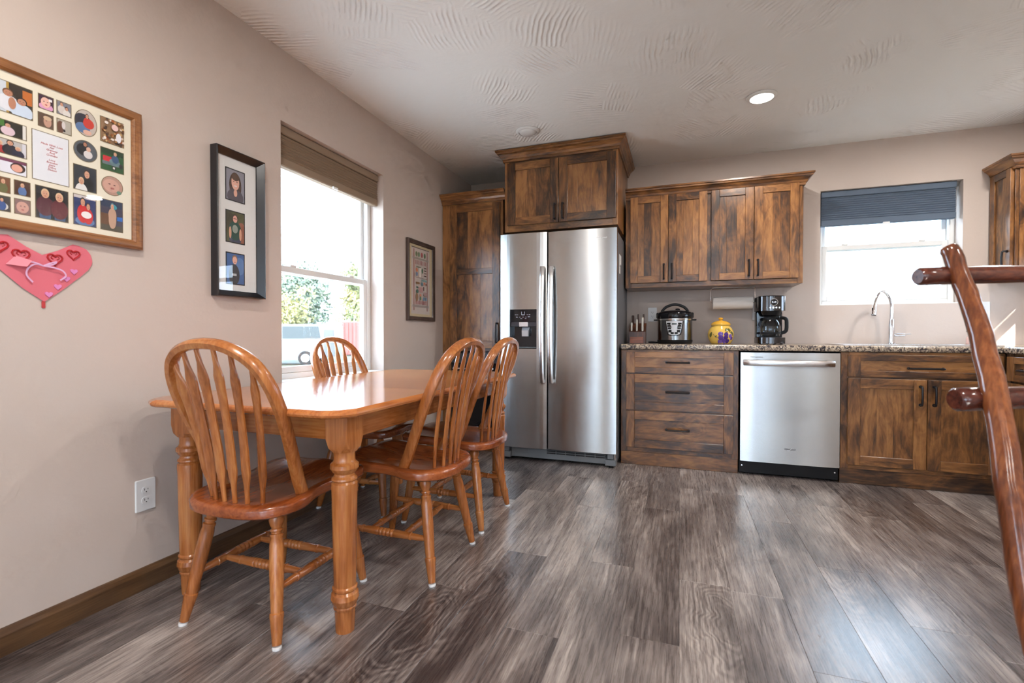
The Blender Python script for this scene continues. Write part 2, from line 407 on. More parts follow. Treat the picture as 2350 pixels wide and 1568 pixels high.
def window(n, side, a0, a1, z0, z1, label, rail=None):
    wd, h = a1-a0, z1-z0; c = (a0+a1)/2
    r = thing('window_%d' % n, label, 'window', kind='structure')
    hw = wd/2; rail = (rail-z0) if rail else h*.45
    F0, F1 = .105, TW
    def ringmb(x0, x1, zz0, zz1, y0, y1, t, b=.003):
        m = MB(); m.box(x0, x0+t, y0, y1, zz0, zz1, b); m.box(x1-t, x1, y0, y1, zz0, zz1, b)
        m.box(x0+t, x1-t, y0, y1, zz0, zz0+t, b); m.box(x0+t, x1-t, y0, y1, zz1-t, zz1, b); return m
    build('frame', ringmb(-hw, hw, 0, h, F0, F1, .038), WHITEV, r)
    lo = build('lower_sash', ringmb(-hw+.038, hw-.038, .038, rail+.03, F0+.006, F0+.03, .036), WHITEV, r)
    us = build('upper_sash', ringmb(-hw+.038, hw-.038, rail-.012, h-.038, F0+.034, F0+.058, .030), WHITEV, r)
    build('pane', MB().box(-hw+.07, hw-.07, F0+.016, F0+.020, .07, rail), GLASS, lo)
    build('pane', MB().box(-hw+.066, hw-.066, F0+.044, F0+.048, rail+.015, h-.066), GLASS, us)
    for sx in (-.28, .28):
        build('sash_lock', MB().box(sx*wd-.022, sx*wd+.022, F0+.004, F0+.03, rail+.03, rail+.042, .003), WHITEV, lo)
    build('sill', MB().box(-hw+.001, hw-.001, .002, F0, -.004, .006, .002), WHITEV, r)
    if side == 'back': place(r, (c, YB, z0), 0)
    if side == 'left': place(r, (XW, c, z0), PI/2)
    if side == 'right': place(r, (XR, c, z0), -PI/2)
    if side == 'front': place(r, (c, YF, z0), PI)
    # sky portal over the opening, so the daylight is sampled well
    ld = bpy.data.lights.new('portal', 'AREA'); ld.shape = 'RECTANGLE'; ld.size = wd; ld.size_y = h; ld.cycles.is_portal = True
    lo2 = bpy.data.objects.new('portal', ld); COL.objects.link(lo2)
    d = {'back': (0, -1, 0), 'left': (1, 0, 0), 'right': (-1, 0, 0), 'front': (0, 1, 0)}[side]
    p = {'back': (c, YB+TW+.01, z0+h/2), 'left': (XW-TW-.01, c, z0+h/2), 'right': (XR+TW+.01, c, z0+h/2), 'front': (c, YF-TW-.01, z0+h/2)}[side]
    lo2.location = p; lo2.rotation_euler = Vector(d).to_track_quat('-Z', 'Y').to_euler()
    return r
window(1, 'left', *WL[0], 'tall white single-hung window on the left wall beside the table', rail=1.335)
window(2, 'back', *WB[0], 'white square window above the kitchen sink', rail=1.665)
window(3, 'left', *WL[1], 'white window further back on the left wall')
window(4, 'right', *WR[0], 'white window over the counter on the right wall')
window(5, 'right', *WR[1], 'white window on the right wall behind the viewer')
window(6, 'front', *WF[0], 'white window behind the viewer on the left', rail=1.2)
window(8, 'front', *WF[2], 'unseen window added in the middle behind the viewer for fill light', rail=1.2)  # added opening out of view, lets in fill light from behind
window(7, 'front', *WF[1], 'narrow white window behind the viewer on the right')

def blind(name, label, mat, wd, drop, pleats, loc, rz, depth=.022):
    r = thing(name, label, 'blind')
    hw = wd/2
    hr = build('headrail', MB().box(-hw, hw, -depth-.006, depth+.006, -.045, 0, .004), mat, r)
    n = pleats*2; zt, zb = -.045, -drop+.045
    pts = [((depth if i % 2 else depth*.62), zt+(zb-zt)*i/n) for i in range(n+1)]
    poly = [(-a, z) for a, z in pts]+[(a, z) for a, z in reversed(pts)]
    mb = MB().prism([(u, v) for u, v in poly], -hw+.003, hw-.003, 'yz')
    build('pleated_shade', mb, mat, r)
    br = build('bottom_rail', MB().box(-hw, hw, -depth, depth, -drop, -drop+.046, .005), mat, r)
    build('pull_tab', MB().box(-.022, .022, -depth-.012, -depth, -drop-.012, -drop+.004, .003), plain('clear_tab_'+name, (.9, .9, .9), .2), br, label='clear plastic pull tab')
    return place(r, loc, rz)
blind('pleated_blind', 'brown pleated blind drawn up in the tall left window', BLINDB, .885, .212, 8, (XW-.06, 2.3885, 2.089), PI/2)
blind('pleated_blind', 'unseen blue-grey blind added in the right wall window to trim the sun patch', BLINDG, .90, .52, 20, (XR+.06, 3.44, 2.048), -PI/2)  # out of view, added to cut the sun patch on the back wall
blind('pleated_blind', 'blue-grey pleated blind drawn up in the sink window', BLINDG, .850, .268, 11, (1.470, YB+.052, 2.106), 0)

# ------------------------------------------------------------------ recessed ceiling lamps
def can_light(x, y, on, label, r=.087):
    o = thing('recessed_light', label, 'ceiling light', (x, y, H), group='recessed ceiling lights')
    build('trim_ring', MB().lathe([(r, H-.001), (r, H-.006), (r*.92, H-.013), (r*.76, H-.014), (r*.74, H-.004)], 40, (x, y, 0)), RINGW, o, True)
    build('lens', MB().lathe([(r*.75, H-.006), (r*.72, H-.013), (r*.55, H-.022), (r*.3, H-.027), (.001, H-.029)], 40, (x, y, 0)), LENS_ON if on else LENS_OFF, o, True)
    if on:
        ld = bpy.data.lights.new('lamp', 'AREA'); ld.shape = 'DISK'; ld.size = r*1.5; ld.energy = LAMP_W; ld.color = (1, .95, .89)
        l = bpy.data.objects.new('lamp', ld); COL.objects.link(l); l.parent = o; l.location = (0, 0, -.034)
    return o
can_light(.472, 3.31, True, 'lit recessed ceiling light in front of the wall cabinets')
can_light(-1.044, 3.31, False, 'unlit recessed ceiling light in front of the refrigerator')
for i, (x, y) in enumerate([(1.98, 3.31), (-1.04, .55), (.47, .55), (1.98, .55), (-1.04, -2.2), (.47, -2.2), (1.98, -2.2)]):  # added lamps out of view, fill light for the whole room
    can_light(x, y, True, ['unseen fill light added in the ceiling over the right counter', 'unseen fill light added in the ceiling above the near end of the table', 'unseen fill light added in the ceiling overhead', 'unseen fill light added in the ceiling over the right side of the room', 'unseen fill light added in the ceiling far behind on the left', 'unseen fill light added in the ceiling far behind in the middle', 'unseen fill light added in the ceiling far behind on the right'][i])

# ------------------------------------------------------------------ cabinetry
def board(name, parent, x0, x1, y0, y1, z0, z1, ax, b=.0015, mat=None):
    return build(name, MB().box(x0, x1, y0, y1, z0, z1, b), (mat or ALDER)[ax], parent)
def pull(parent, x, z, L, yf, vertical=True):
    a = .0064; s = .027
    if vertical: P = [(x, yf, z-L/2), (x, yf-s*.8, z-L/2), (x, yf-s, z-L/2+.012), (x, yf-s-.003, z), (x, yf-s, z+L/2-.012), (x, yf-s*.8, z+L/2), (x, yf, z+L/2)]
    else: P = [(x-L/2, yf, z), (x-L/2, yf-s*.8, z), (x-L/2+.012, yf-s, z), (x, yf-s-.002, z), (x+L/2-.012, yf-s, z), (x+L/2, yf-s*.8, z), (x+L/2, yf, z)]
    mb = MB().tube(crv(P, 4), a, 8)
    for q in (P[0], P[-1]): mb.tube([(q[0], q[1], q[2]), (q[0], q[1]-.005, q[2])], .0095, 10)
    return build('handle', mb, BRONZE, parent, True, label='black bronze bar pull')
def shaker(parent, name, x0, x1, z0, z1, yf, handle=None, st=.062, nb=3, mid=None, horiz=False, t=.02):
    # five-piece front standing proud of the face frame plane yf towards -y
    d = build(name, MB().box(x0+.004, x1-.004, yf-.008, yf, z0+.004, z1-.004), ALDER['z'], parent)
    rs = st*.92 if not horiz else min(st, (z1-z0)*.27)
    board('stile', d, x0, x0+st, yf-t, yf, z0, z1, 'z'); board('stile', d, x1-st, x1, yf-t, yf, z0, z1, 'z')
    board('rail', d, x0+st, x1-st, yf-t, yf, z0, z0+rs, 'x'); board('rail', d, x0+st, x1-st, yf-t, yf, z1-rs, z1, 'x')
    spans = [(z0+rs, z1-rs)]
    if mid: spans = [(z0+rs, mid[0]), (mid[1], z1-rs)]; board('rail', d, x0+st, x1-st, yf-t, yf, mid[0], mid[1], 'x')
    for a, b in spans:
        if horiz: board('panel_board', d, x0+st, x1-st, yf-.011, yf, a, b, 'x', .0008); continue
        cuts = [0]+[min(.9, max(.1, (i+random.uniform(-.25, .25))/nb)) for i in range(1, nb)]+[1]
        for i in range(nb):
            wx = x1-x0-2*st
            board('panel_board', d, x0+st+wx*cuts[i], x0+st+wx*cuts[i+1], yf-.011, yf, a, b, 'z', .0008)
    if handle: pull(d, handle[0], handle[1], handle[2], yf-t, handle[3])
    return d
CROWN = [(0, -.020), (.012, -.020), (.014, -.004), (.020, .0), (.026, .016), (.042, .034), (.054, .040), (.056, .050), (.064, .054), (.064, .066), (0, .066)]
def crown(parent, plan, z, scale=1.0, label=None):
    # plan: polyline seen from above with the room on its right-hand side; mitred
    P = [Vector((a, b)) for a, b in plan]
    segs = [(P[i+1]-P[i]).normalized() for i in range(len(P)-1)]
    nr = [Vector((s.y, -s.x)) for s in segs]; offs = []
    for i in range(len(P)):
        if i == 0: offs.append(nr[0])
        elif i == len(P)-1: offs.append(nr[-1])
        else:
            m = (nr[i-1]+nr[i]); m = m/(m.length_squared/2) if m.length > 1e-6 else nr[i]; offs.append(m)
    for i in range(len(P)-1):
        rings = [[(P[j].x+offs[j].x*u*scale, P[j].y+offs[j].y*u*scale, z+v*scale) for u, v in CROWN] for j in (i, i+1)]
        ax = 'x' if abs(segs[i].x) > .5 else 'y'
        build('crown_moulding', MB().ring(rings), ALDER[ax], parent, label=label)
def carcass(name, label, x0, x1, yf, z0, z1, cat='cabinet', yb=YB, group=None):
    r = thing(name, label, cat, ((x0+x1)/2, (yf+yb)/2, z0), group)
    build('body', MB().box(x0, x1, yf+.018, yb, z0, z1, .001), ALDER['z'], r)
    return r

# wall cabinet with four doors
r = carcass('wall_cabinet', 'long dark-stained knotty wood wall cabinet with four doors above the appliances', -.42, .848, 3.997, 1.366, 2.115)
for a, b, ax, c, d in [(-.42, -.375, 'z', 1.366, 2.115), (.812, .848, 'z', 1.366, 2.115), (.187, .234, 'z', 1.40, 2.10)]: board('face_frame', r, a, b, 3.997, 4.016, c, d, ax)
board('face_frame', r, -.375, .812, 3.997, 4.016, 1.366, 1.403, 'x'); board('face_frame', r, -.375, .812, 3.997, 4.016, 2.09, 2.115, 'x')
for a, b, hx in [(-.381, -.090, -.121), (-.086, .197, -.061), (.226, .521, .489), (.525, .818, .549)]:
    shaker(r, 'door', a, b, 1.404, 2.096, 3.997, (hx, 1.488, .115, True), st=.058)
crown(r, [(-.418, 3.997), (.848, 3.997), (.848, YB-.002)], 2.098, .95)

# cabinet above the refrigerator
r = carcass('fridge_cabinet', 'deep two-door knotty wood cabinet above the refrigerator', -1.335, -.44, 3.62, 1.808, 2.395)
board('face_frame', r, -1.335, -1.30, 3.62, 3.64, 1.808, 2.395, 'z'); board('face_frame', r, -.475, -.44, 3.62, 3.64, 1.808, 2.395, 'z')
board('face_frame', r, -1.30, -.475, 3.62, 3.64, 1.808, 1.862, 'x'); board('face_frame', r, -1.30, -.475, 3.62, 3.64, 2.34, 2.395, 'x')
shaker(r, 'door', -1.308, -.889, 1.858, 2.352, 3.62, (-.916, 1.940, .115, True), st=.066, nb=3)
shaker(r, 'door', -.884, -.452, 1.858, 2.352, 3.62, (-.853, 1.940, .115, True), st=.066, nb=3)
crown(r, [(-1.335, YB-.002), (-1.335, 3.62), (-.44, 3.62), (-.44, YB-.002)], 2.388, .98)

# pantry at the corner with a built-in black oven below
r = thing('pantry_cabinet', 'tall knotty wood pantry cabinet in the corner left of the refrigerator', 'cabinet', (-1.667, 4.02, 0))
build('body', MB().box(XW+.002, -1.385, 3.733, YB, .846, 2.125, .001).box(XW+.002, -1.862, 3.733, YB, 0, .846).box(-1.410, -1.385, 3.733, YB, 0, .846).box(-1.862, -1.410, 3.75, YB, .0, .098).box(-1.862, -1.410, YB-.02, YB, .098, .846), ALDER['z'], r)
for a, b, ax, c, d in [(XW+.002, -1.86, 'z', 0, 2.125), (-1.412, -1.385, 'z', 0, 2.125)]: board('face_frame', r, a, b, 3.715, 3.734, c, d, ax)
board('face_frame', r, -1.86, -1.412, 3.715, 3.734, .845, .885, 'x'); board('face_frame', r, -1.86, -1.412, 3.715, 3.734, 2.08, 2.125, 'x')
board('face_frame', r, -1.86, -1.412, 3.715, 3.734, 0, .10, 'x')
shaker(r, 'door', -1.868, -1.408, .872, 2.088, 3.715, (-1.432, 1.00, .16, True), st=.066, nb=3, mid=(1.497, 1.545))
crown(r, [(XW+.002, 3.715), (-1.36, 3.715)], 2.122, .95)
r = thing('built_in_oven', 'black built-in oven under the pantry door, half hidden by the chairs', 'oven', (-1.636, 3.72, .10))
build('body', MB().box(-1.858, -1.414, 3.700, 4.25, .101, .843, .003), BLACKG, r)
build('control_strip', MB().box(-1.850, -1.422, 3.694, 3.700, .745, .825, .002), plain('dark_grey_glass', rgb(62, 66, 70), .15), r)
build('handle', MB().tube([(-1.82, 3.662, .70), (-1.45, 3.662, .70)], .009, 10).tube([(-1.80, 3.662, .70), (-1.80, 3.70, .70)], .006, 8).tube([(-1.47, 3.662, .70), (-1.47, 3.70, .70)], .006, 8), STEELH, r, True)
build('door_window', MB().box(-1.82, -1.45, 3.696, 3.700, .22, .64, .002), plain('oven_glass', (.004, .004, .005), .04), r)

# drawer base
YFB = 3.708
r = carcass('drawer_cabinet', 'knotty wood base cabinet with three drawers between refrigerator and dishwasher', -.42, .395, YFB, .0, .872, yb=YB)
for a, b in [(-.42, -.372), (.352, .395)]: board('face_frame', r, a, b, YFB, YFB+.019, .10, .872, 'z')
for a, b in [(.855, .872), (.68, .71), (.405, .43), (.10, .145)]: board('face_frame', r, -.372, .352, YFB, YFB+.019, a, b, 'x')
for z0, z1, hz in [(.700, .857, .782), (.422, .690, .562), (.138, .412, .285)]:
    shaker(r, 'drawer', -.380, .361, z0, z1, YFB, (-.012, hz, .155, False), st=.062, horiz=True)
board('toe_kick', r, -.42, .395, YFB+.012, YFB+.03, 0, .10, 'x')

# sink base
r = thing('sink_cabinet', 'knotty wood sink base cabinet with two doors and a false drawer front', 'cabinet', (1.437, 4.0, 0))
build('body', MB().box(1.012, 1.030, YFB+.018, YB, 0, .872).box(1.844, 1.862, YFB+.018, YB, 0, .872).box(1.030, 1.844, YFB+.018, YB, .08, .098).box(1.030, 1.844, YB-.012, YB, .098, .872).box(1.030, 1.844, YFB+.018, YFB+.03, .098, .872), ALDER['z'], r)
for a, b in [(1.012, 1.058), (1.835, 1.862)]: board('face_frame', r, a, b, YFB, YFB+.019, .10, .872, 'z')
for a, b in [(.85, .872), (.69, .72), (.10, .14)]: board('face_frame', r, 1.058, 1.835, YFB, YFB+.019, a, b, 'x')
shaker(r, 'drawer', 1.049, 1.846, .712, .855, YFB, (1.461, .772, .175, False), st=.068, horiz=True)
shaker(r, 'door', 1.049, 1.471, .130, .700, YFB, (1.436, .600, .115, True), st=.068)
shaker(r, 'door', 1.475, 1.846, .130, .700, YFB, (1.506, .600, .115, True), st=.068)
board('toe_kick', r, 1.012, 1.862, YFB+.012, YFB+.03, 0, .10, 'x')

# return base cabinet along the right wall (faces -x): built facing -y, then turned
r = thing('corner_base_cabinet', 'knotty wood base cabinet returning along the right wall', 'cabinet')
build('body', MB().box(-.70, .70, .018, .566, 0, .872, .001), ALDER['z'], r)
for i in range(3):
    a = -.66+i*.45; shaker(r, 'door', a, a+.43, .13, .70, 0, (a+.39, .60, .115, True)); shaker(r, 'drawer', a, a+.43, .712, .855, 0, (a+.215, .78, .15, False), horiz=True)
board('face_frame', r, -.70, -.66, 0, .019, .0, .872, 'z'); board('face_frame', r, -.66, .70, .002, .019, .0, .125, 'x')
place(r, (1.864, 3.005, 0), -PI/2)

# wall cabinet on the right wall beside the sink window (faces -x)
r = thing('wall_cabinet', 'narrow knotty wood wall cabinet at the right edge beside the sink window', 'cabinet')
build('body', MB().box(-.124, .124, .018, .345, 1.366, 2.115, .001), ALDER['z'], r)
for a, b in [(-.124, -.09), (.09, .124)]: board('face_frame', r, a, b, 0, .019, 1.366, 2.115, 'z')
board('face_frame', r, -.09, .09, 0, .019, 1.366, 1.41, 'x'); board('face_frame', r, -.09, .09, 0, .019, 2.08, 2.115, 'x')
shaker(r, 'door', -.112, .112, 1.40, 2.095, 0, (.085, 1.488, .115, True), st=.05, nb=2)
board('end_panel', r, .124, .134, .018, .345, 1.366, 2.115, 'z')
crown(r, [(-.12, 0), (.134, 0), (.134, .343)], 2.100, .95)
place(r, (2.083, YB-.126, 0), -PI/2)

# worktop with bullnose edge and sink cut-out
def slab(mb, x0, x1, y0, y1): mb.box(x0, x1, y0, y1, .874, .914, .0)
mb = MB(); YC = 3.686
SX0, SX1, SY0, SY1 = 1.075, 1.865, 3.80, 4.20
slab(mb, -.418, SX0, YC+.018, YB-.001); slab(mb, SX1, XR-.001, YC+.018, YB-.001); slab(mb, SX0, SX1, YC+.018, SY0); slab(mb, SX0, SX1, SY1, YB-.001)
slab(mb, 1.858, XR-.001, 2.30, YC+.018)
nose = [(.018, .874), (.006, .875), (.001, .882), (0, .894), (.001, .906), (.006, .913), (.018, .914)]
mb.ring([[(xx, YC+u, v) for u, v in nose] for xx in (-.418, 1.858)])
mb.ring([[(1.840+u, yv, v) for u, v in nose] for yv in (2.30, YC)])
tag(build('countertop', mb, COUNTER), 'granite-patterned laminate countertop along the kitchen wall', 'countertop')

# sink
r = thing('kitchen_sink', 'stainless drop-in sink set in the countertop under the window', 'sink', (1.47, 4.0, .914))
mb = MB()
def rect(x0, x1, y0, y1, z): return [(x0, y0, z), (x1, y0, z), (x1, y1, z), (x0, y1, z)]
mb.ring([rect(1.05, 1.89, 3.775, 4.262, .9145), rect(1.05, 1.89, 3.775, 4.262, .9195), rect(1.09, 1.85, 3.815, 4.185, .921), rect(1.10, 1.84, 3.825, 4.175, .76), rect(1.10, 1.84, 3.825, 4.175, .755), rect(1.085, 1.855, 3.81, 4.19, .9145)], caps=False, closed=False)
mb.add(rect(1.10, 1.84, 3.825, 4.175, .76), [(0, 1, 2, 3)])
build('basin', mb, STEELH, r)
build('drain', MB().lathe([(.045, .7605), (.045, .764), (.03, .765), (.001, .763)], 20, (1.47, 4.0, 0)), CHROME, r, True)

# faucet
fx, fy = 1.468, 4.225
r = thing('kitchen_faucet', 'chrome gooseneck pull-down faucet behind the sink', 'faucet', (fx, fy, .92))
build('body', MB().lathe([(.030, .920), (.030, .926), (.0225, .930), (.021, .99), (.019, 1.05), (.0155, 1.10)], 24, (fx, fy, 0)), CHROME, r, True)
dx, dy = -.92, -.39
def q(s, z): return (fx+dx*s, fy+dy*s, z)
arc = [q(0, 1.095), q(0, 1.16), q(.003, 1.215), q(.022, 1.268), q(.058, 1.300), q(.092, 1.292), q(.116, 1.255), q(.127, 1.215)]
build('gooseneck', MB().tube(crv(arc, 5), .0115, 14), CHROME, r, True)
sp = build('spray_head', MB().tube([q(.127, 1.218), q(.131, 1.195), q(.135, 1.165), q(.138, 1.140), q(.139, 1.132)], [.0122, .0135, .0155, .0175, .0172], 16), CHROME, r, True)
build('button', MB().box(q(.148, 0)[0]-.004, q(.148, 0)[0]+.004, q(.148, 0)[1]-.004, q(.148, 0)[1]+.004, 1.162, 1.184, .002), BLACKM, sp)
build('nozzle', MB().tube([q(.139, 1.133), q(.140, 1.129)], .015, 16), BLACKM, sp)
lv = build('lever', MB().tube([(fx+.015, fy, .986), (fx+.055, fy-.004, .986)], .0135, 14).tube([(fx+.055, fy-.004, .986), (fx+.078, fy-.006, .986)], .011, 14).tube([(fx+.07, fy-.006, .988), (fx+.112, fy-.012, .993)], [.0045, .0035], 10), CHROME, r, True)

# ------------------------------------------------------------------ appliances
def rounded(x0, x1, z0, z1, rd, n=5):
    out = []
    for cx, cz, a0 in [(x1-rd, z1-rd, 0), (x0+rd, z1-rd, 90), (x0+rd, z0+rd, 180), (x1-rd, z0+rd, 270)]:
        for i in range(n+1):
            a = math.radians(a0+90*i/n); out.append((cx+rd*math.cos(a), cz+rd*math.sin(a)))
    return out
# refrigerator
FY = 3.514
r = thing('refrigerator', 'stainless side-by-side refrigerator with ice and water dispenser', 'refrigerator', (-.885, 3.9, 0))
build('body', MB().box(-1.332, -.436, 3.598, 4.27, .03, 1.755, .006), FRSIDE, r)
build('gasket', MB().box(-1.322, -.446, 3.578, 3.600, .11, 1.75), BLACKM, r)
def frdoor(x0, x1, hole=None):
    n = 14; mb = MB(); z0, z1 = .106, 1.770
    def yy(u): return FY+.010*abs(2*u-1)**3.0
    cols = [i/n for i in range(n+1)]
    if not hole:
        rings = []
        sec = [(x0, 3.578)]+[(x0+(x1-x0)*u, yy(u)) for u in cols]+[(x1, 3.578)]
        for z, ins in [(z0, .006), (z0+.004, 0), (z1-.004, 0), (z1, .006)]:
            rings.append([(min(max(px, x0+ins), x1-ins), py+(ins if py < 3.57 else 0), z) for px, py in sec])
        mb.ring(rings)
    else:
        hx0, hx1, hz0, hz1 = hole
        xs = sorted(set([x0+(x1-x0)*u for u in cols]+[hx0, hx1])); zs = [z0, hz0, hz1, z1]
        for i in range(len(xs)-1):
            for k in range(3):
                if k == 1 and xs[i] >= hx0-1e-6 and xs[i+1] <= hx1+1e-6: continue
                a, b = (xs[i]-x0)/(x1-x0), (xs[i+1]-x0)/(x1-x0)
                mb.add([(xs[i], yy(a), zs[k]), (xs[i+1], yy(b), zs[k]), (xs[i+1], yy(b), zs[k+1]), (xs[i], yy(a), zs[k+1])], [(0, 1, 2, 3)])
        mb.add([(x0, yy(0), z0), (x0, yy(0), z1), (x0, 3.578, z1), (x0, 3.578, z0)], [(0, 1, 2, 3)]); mb.add([(x1, yy(1), z0), (x1, 3.578, z0), (x1, 3.578, z1), (x1, yy(1), z1)], [(0, 1, 2, 3)])
        mb.add([(x0, yy(0), z1), (x1, yy(1), z1), (x1, 3.578, z1), (x0, 3.578, z1)], [(0, 1, 2, 3)]); mb.add([(x0, yy(0), z0), (x0, 3.578, z0), (x1, 3.578, z0), (x1, yy(1), z0)], [(0, 1, 2, 3)])
        mb.add([(x0, 3.578, z0), (x0, 3.578, z1), (x1, 3.578, z1), (x1, 3.578, z0)], [(0, 1, 2, 3)])
    return build('door', mb, STEEL, r, True, recalc=not hole, angle=30)
dl = frdoor(-1.335, -.957, (-1.255, -1.037, .876, 1.182)); dr = frdoor(-.946, -.433)
def frhandle(door, x, nm='handle'):
    pts = []; n = 20
    for i in range(n+1):
        t = i/n; bow = math.sin(PI*t)**.55
        pts.append((x, FY-.016-.036*bow, .618+.885*t))
    hw = [.0185]*len(pts)
    mb = MB().sweep(pts, (0, 1, 0), hw, .008)
    for zz in (.63, 1.49): mb.box(x-.014, x+.014, FY-.022, FY+.006, zz-.012, zz+.012, .003)
    return build(nm, mb, STEELH, door, True, label='bowed satin steel bar handle')
frhandle(dl, -.985); frhandle(dr, -.917)
# dispenser
dp = build('dispenser', MB().box(-1.255, -1.037, FY+.055, FY+.060, .876, 1.182).box(-1.255, -1.251, FY+.004, FY+.056, .876, 1.182).box(-1.041, -1.037, FY+.004, FY+.056, .876, 1.182).box(-1.255, -1.037, FY+.004, FY+.056, .876, .884).box(-1.255, -1.037, FY+.004, FY+.056, 1.178, 1.182), BLACKG, r, label='black recessed water and ice dispenser')
build('control_panel', MB().prism(rounded(-1.255, -1.037, 1.086, 1.182, .006, 3), FY+.002, FY+.03), BLACKG, dp)
build('visor', MB().box(-1.25, -1.042, FY+.012, FY+.034, 1.048, 1.086, .002), plain('smoke_grey', rgb(52, 48, 52), .25), dp)
build('ice_chute', MB().box(-1.182, -1.108, FY+.006, FY+.04, 1.046, 1.086, .003), STEELH, dp)
build('paddle', MB().ring([[(-1.165, FY+.040, 1.045), (-1.103, FY+.040, 1.045), (-1.103, FY+.05, 1.045), (-1.165, FY+.05, 1.045)], [(-1.160, FY+.012, 1.018), (-1.104, FY+.012, 1.018), (-1.104, FY+.045, 1.018), (-1.160, FY+.045, 1.018)], [(-1.160, FY+.016, .972), (-1.108, FY+.016, .972), (-1.108, FY+.045, .972), (-1.160, FY+.045, .972)]]), plain('silver_paddle', rgb(190, 192, 196), .25, .5), dp, True)
build('drip_tray', MB().box(-1.245, -1.047, FY+.008, FY+.054, .884, .890, .001), GREYP, dp)
ic = MB()
for ix, iz, wx, hx in [(-1.205, 1.140, .014, .003), (-1.190, 1.140, .008, .003), (-1.196, 1.122, .014, .006), (-1.172, 1.122, .006, .004), (-1.158, 1.152, .003, .024), (-1.134, 1.152, .003, .024), (-1.146, 1.139, .022, .005), (-1.146, 1.122, .016, .003), (-1.122, 1.122, .010, .003), (-1.112, 1.140, .008, .003), (-1.094, 1.140, .014, .003), (-1.098, 1.124, .018, .005), (-1.160, 1.110, .014, .003), (-1.125, 1.110, .012, .003)]:
    ic.box(ix-wx/2, ix+wx/2, FY+.0008, FY+.002, iz-hx/2, iz+hx/2)
build('control_icons', ic, plain('icon_grey', rgb(180, 182, 190), .5), dp)
text('brand_lettering', 'Whirlpool', .020, plain('logo_silver', rgb(240, 240, 240), .3), dr, (-.543, FY+.0006, 1.697), '-Y', sx=.95)
for x0, x1 in ((-1.333, -1.255), (-.515, -.437)):
    f = build('foot_cover', MB().box(x0, x1, 3.535, 3.60, .018, .062, .003).box(x0+.016, x1-.016, 3.54, 3.60, .066, .104, .003), GREYP, r)
    build('hinge', MB().tube([(x0+.008 if x0 < -1 else x1-.008, 3.55, .06), (x0+.008 if x0 < -1 else x1-.008, 3.55, .106)], .006, 8), STEELH, f, True)
    build('leveling_leg', MB().tube([((x0+x1)/2, 3.57, 0), ((x0+x1)/2, 3.57, .02)], .018, 12), BLACKM, f, True)
gr = build('toe_grille', MB().box(-1.255, -.515, 3.562, 3.60, .022, .094, .003), GREYP, r)
for i in range(6): build('vent_slot', MB().box(-.965+.075*i, -.895+.075*i, 3.5605, 3.563, .064, .074), DARKSLOT, gr); build('vent_slot', MB().box(-.965+.075*i, -.895+.075*i, 3.5605, 3.563, .080, .090), DARKSLOT, gr)
build('filter_cover', MB().box(-1.22, -1.11, 3.557, 3.563, .060, .092, .002), GREYP, gr)
for z0, z1, y0, y1 in [(1.515, 1.60, 3.70, 3.75), (1.53, 1.60, 3.76, 3.82), (1.455, 1.51, 3.70, 3.76)]: build('sticker', MB().box(-.4362, -.4352, y0, y1, z0, z1), WHITEP, r, label='white paper sticker on the side')

# dishwasher
DY = 3.684
r = thing('dishwasher', 'stainless dishwasher with towel-bar handle beside the sink cabinet', 'dishwasher', (.704, 3.9, 0))
build('tub', MB().box(.404, 1.006, DY+.04, 4.25, .02, .868, .003), BLACKM, r)
n = 12
sec = [(.406, DY+.045)]+[(.406+.598*i/n, DY+.006*abs(2*i/n-1)**4) for i in range(n+1)]+[(1.004, DY+.045)]
d = build('door', MB().ring([[(a, b, z) for a, b in sec] for z in (.100, .862)]), STEEL, r, True, angle=30)
pts = [(.424+.542*i/16, DY-.014-.034*math.sin(PI*i/16)**.45, .793) for i in range(17)]
build('handle', MB().sweep(pts, (0, 1, 0), .021, .008).box(.424, .444, DY-.02, DY+.004, .778, .808, .002).box(.946, .966, DY-.02, DY+.004, .778, .808, .002), STEELH, d, True, label='bowed satin steel bar handle')
build('indicator_slot', MB().box(.466, .545, DY-.0012, DY+.004, .829, .8315), DARKSLOT, d)
text('brand_lettering', 'Whirlpool', .0165, plain('logo_dark', rgb(50, 54, 62), .4), d, (.713, DY-.0012, .203), '-Y')
build('brand_swoosh', MB().tube([(.699, DY-.0012, .198), (.706, DY-.0016, .194), (.714, DY-.0016, .199), (.722, DY-.0012, .209)], .0012, 6), plain('logo_light', rgb(225, 225, 230), .3), d, True)
k = build('toe_panel', MB().box(.402, 1.004, DY+.036, DY+.055, .012, .098, .002), BLACKM, r)
for xx in (.42, .985): build('screw', MB().tube([(xx, DY+.035, .062), (xx, DY+.032, .062)], .005, 10), STEELH, k, True)
for xx in (.45, .96): build('levelling_foot', MB().tube([(xx, DY+.08, 0), (xx, DY+.08, .02)], .015, 10), BLACKM, r, True)

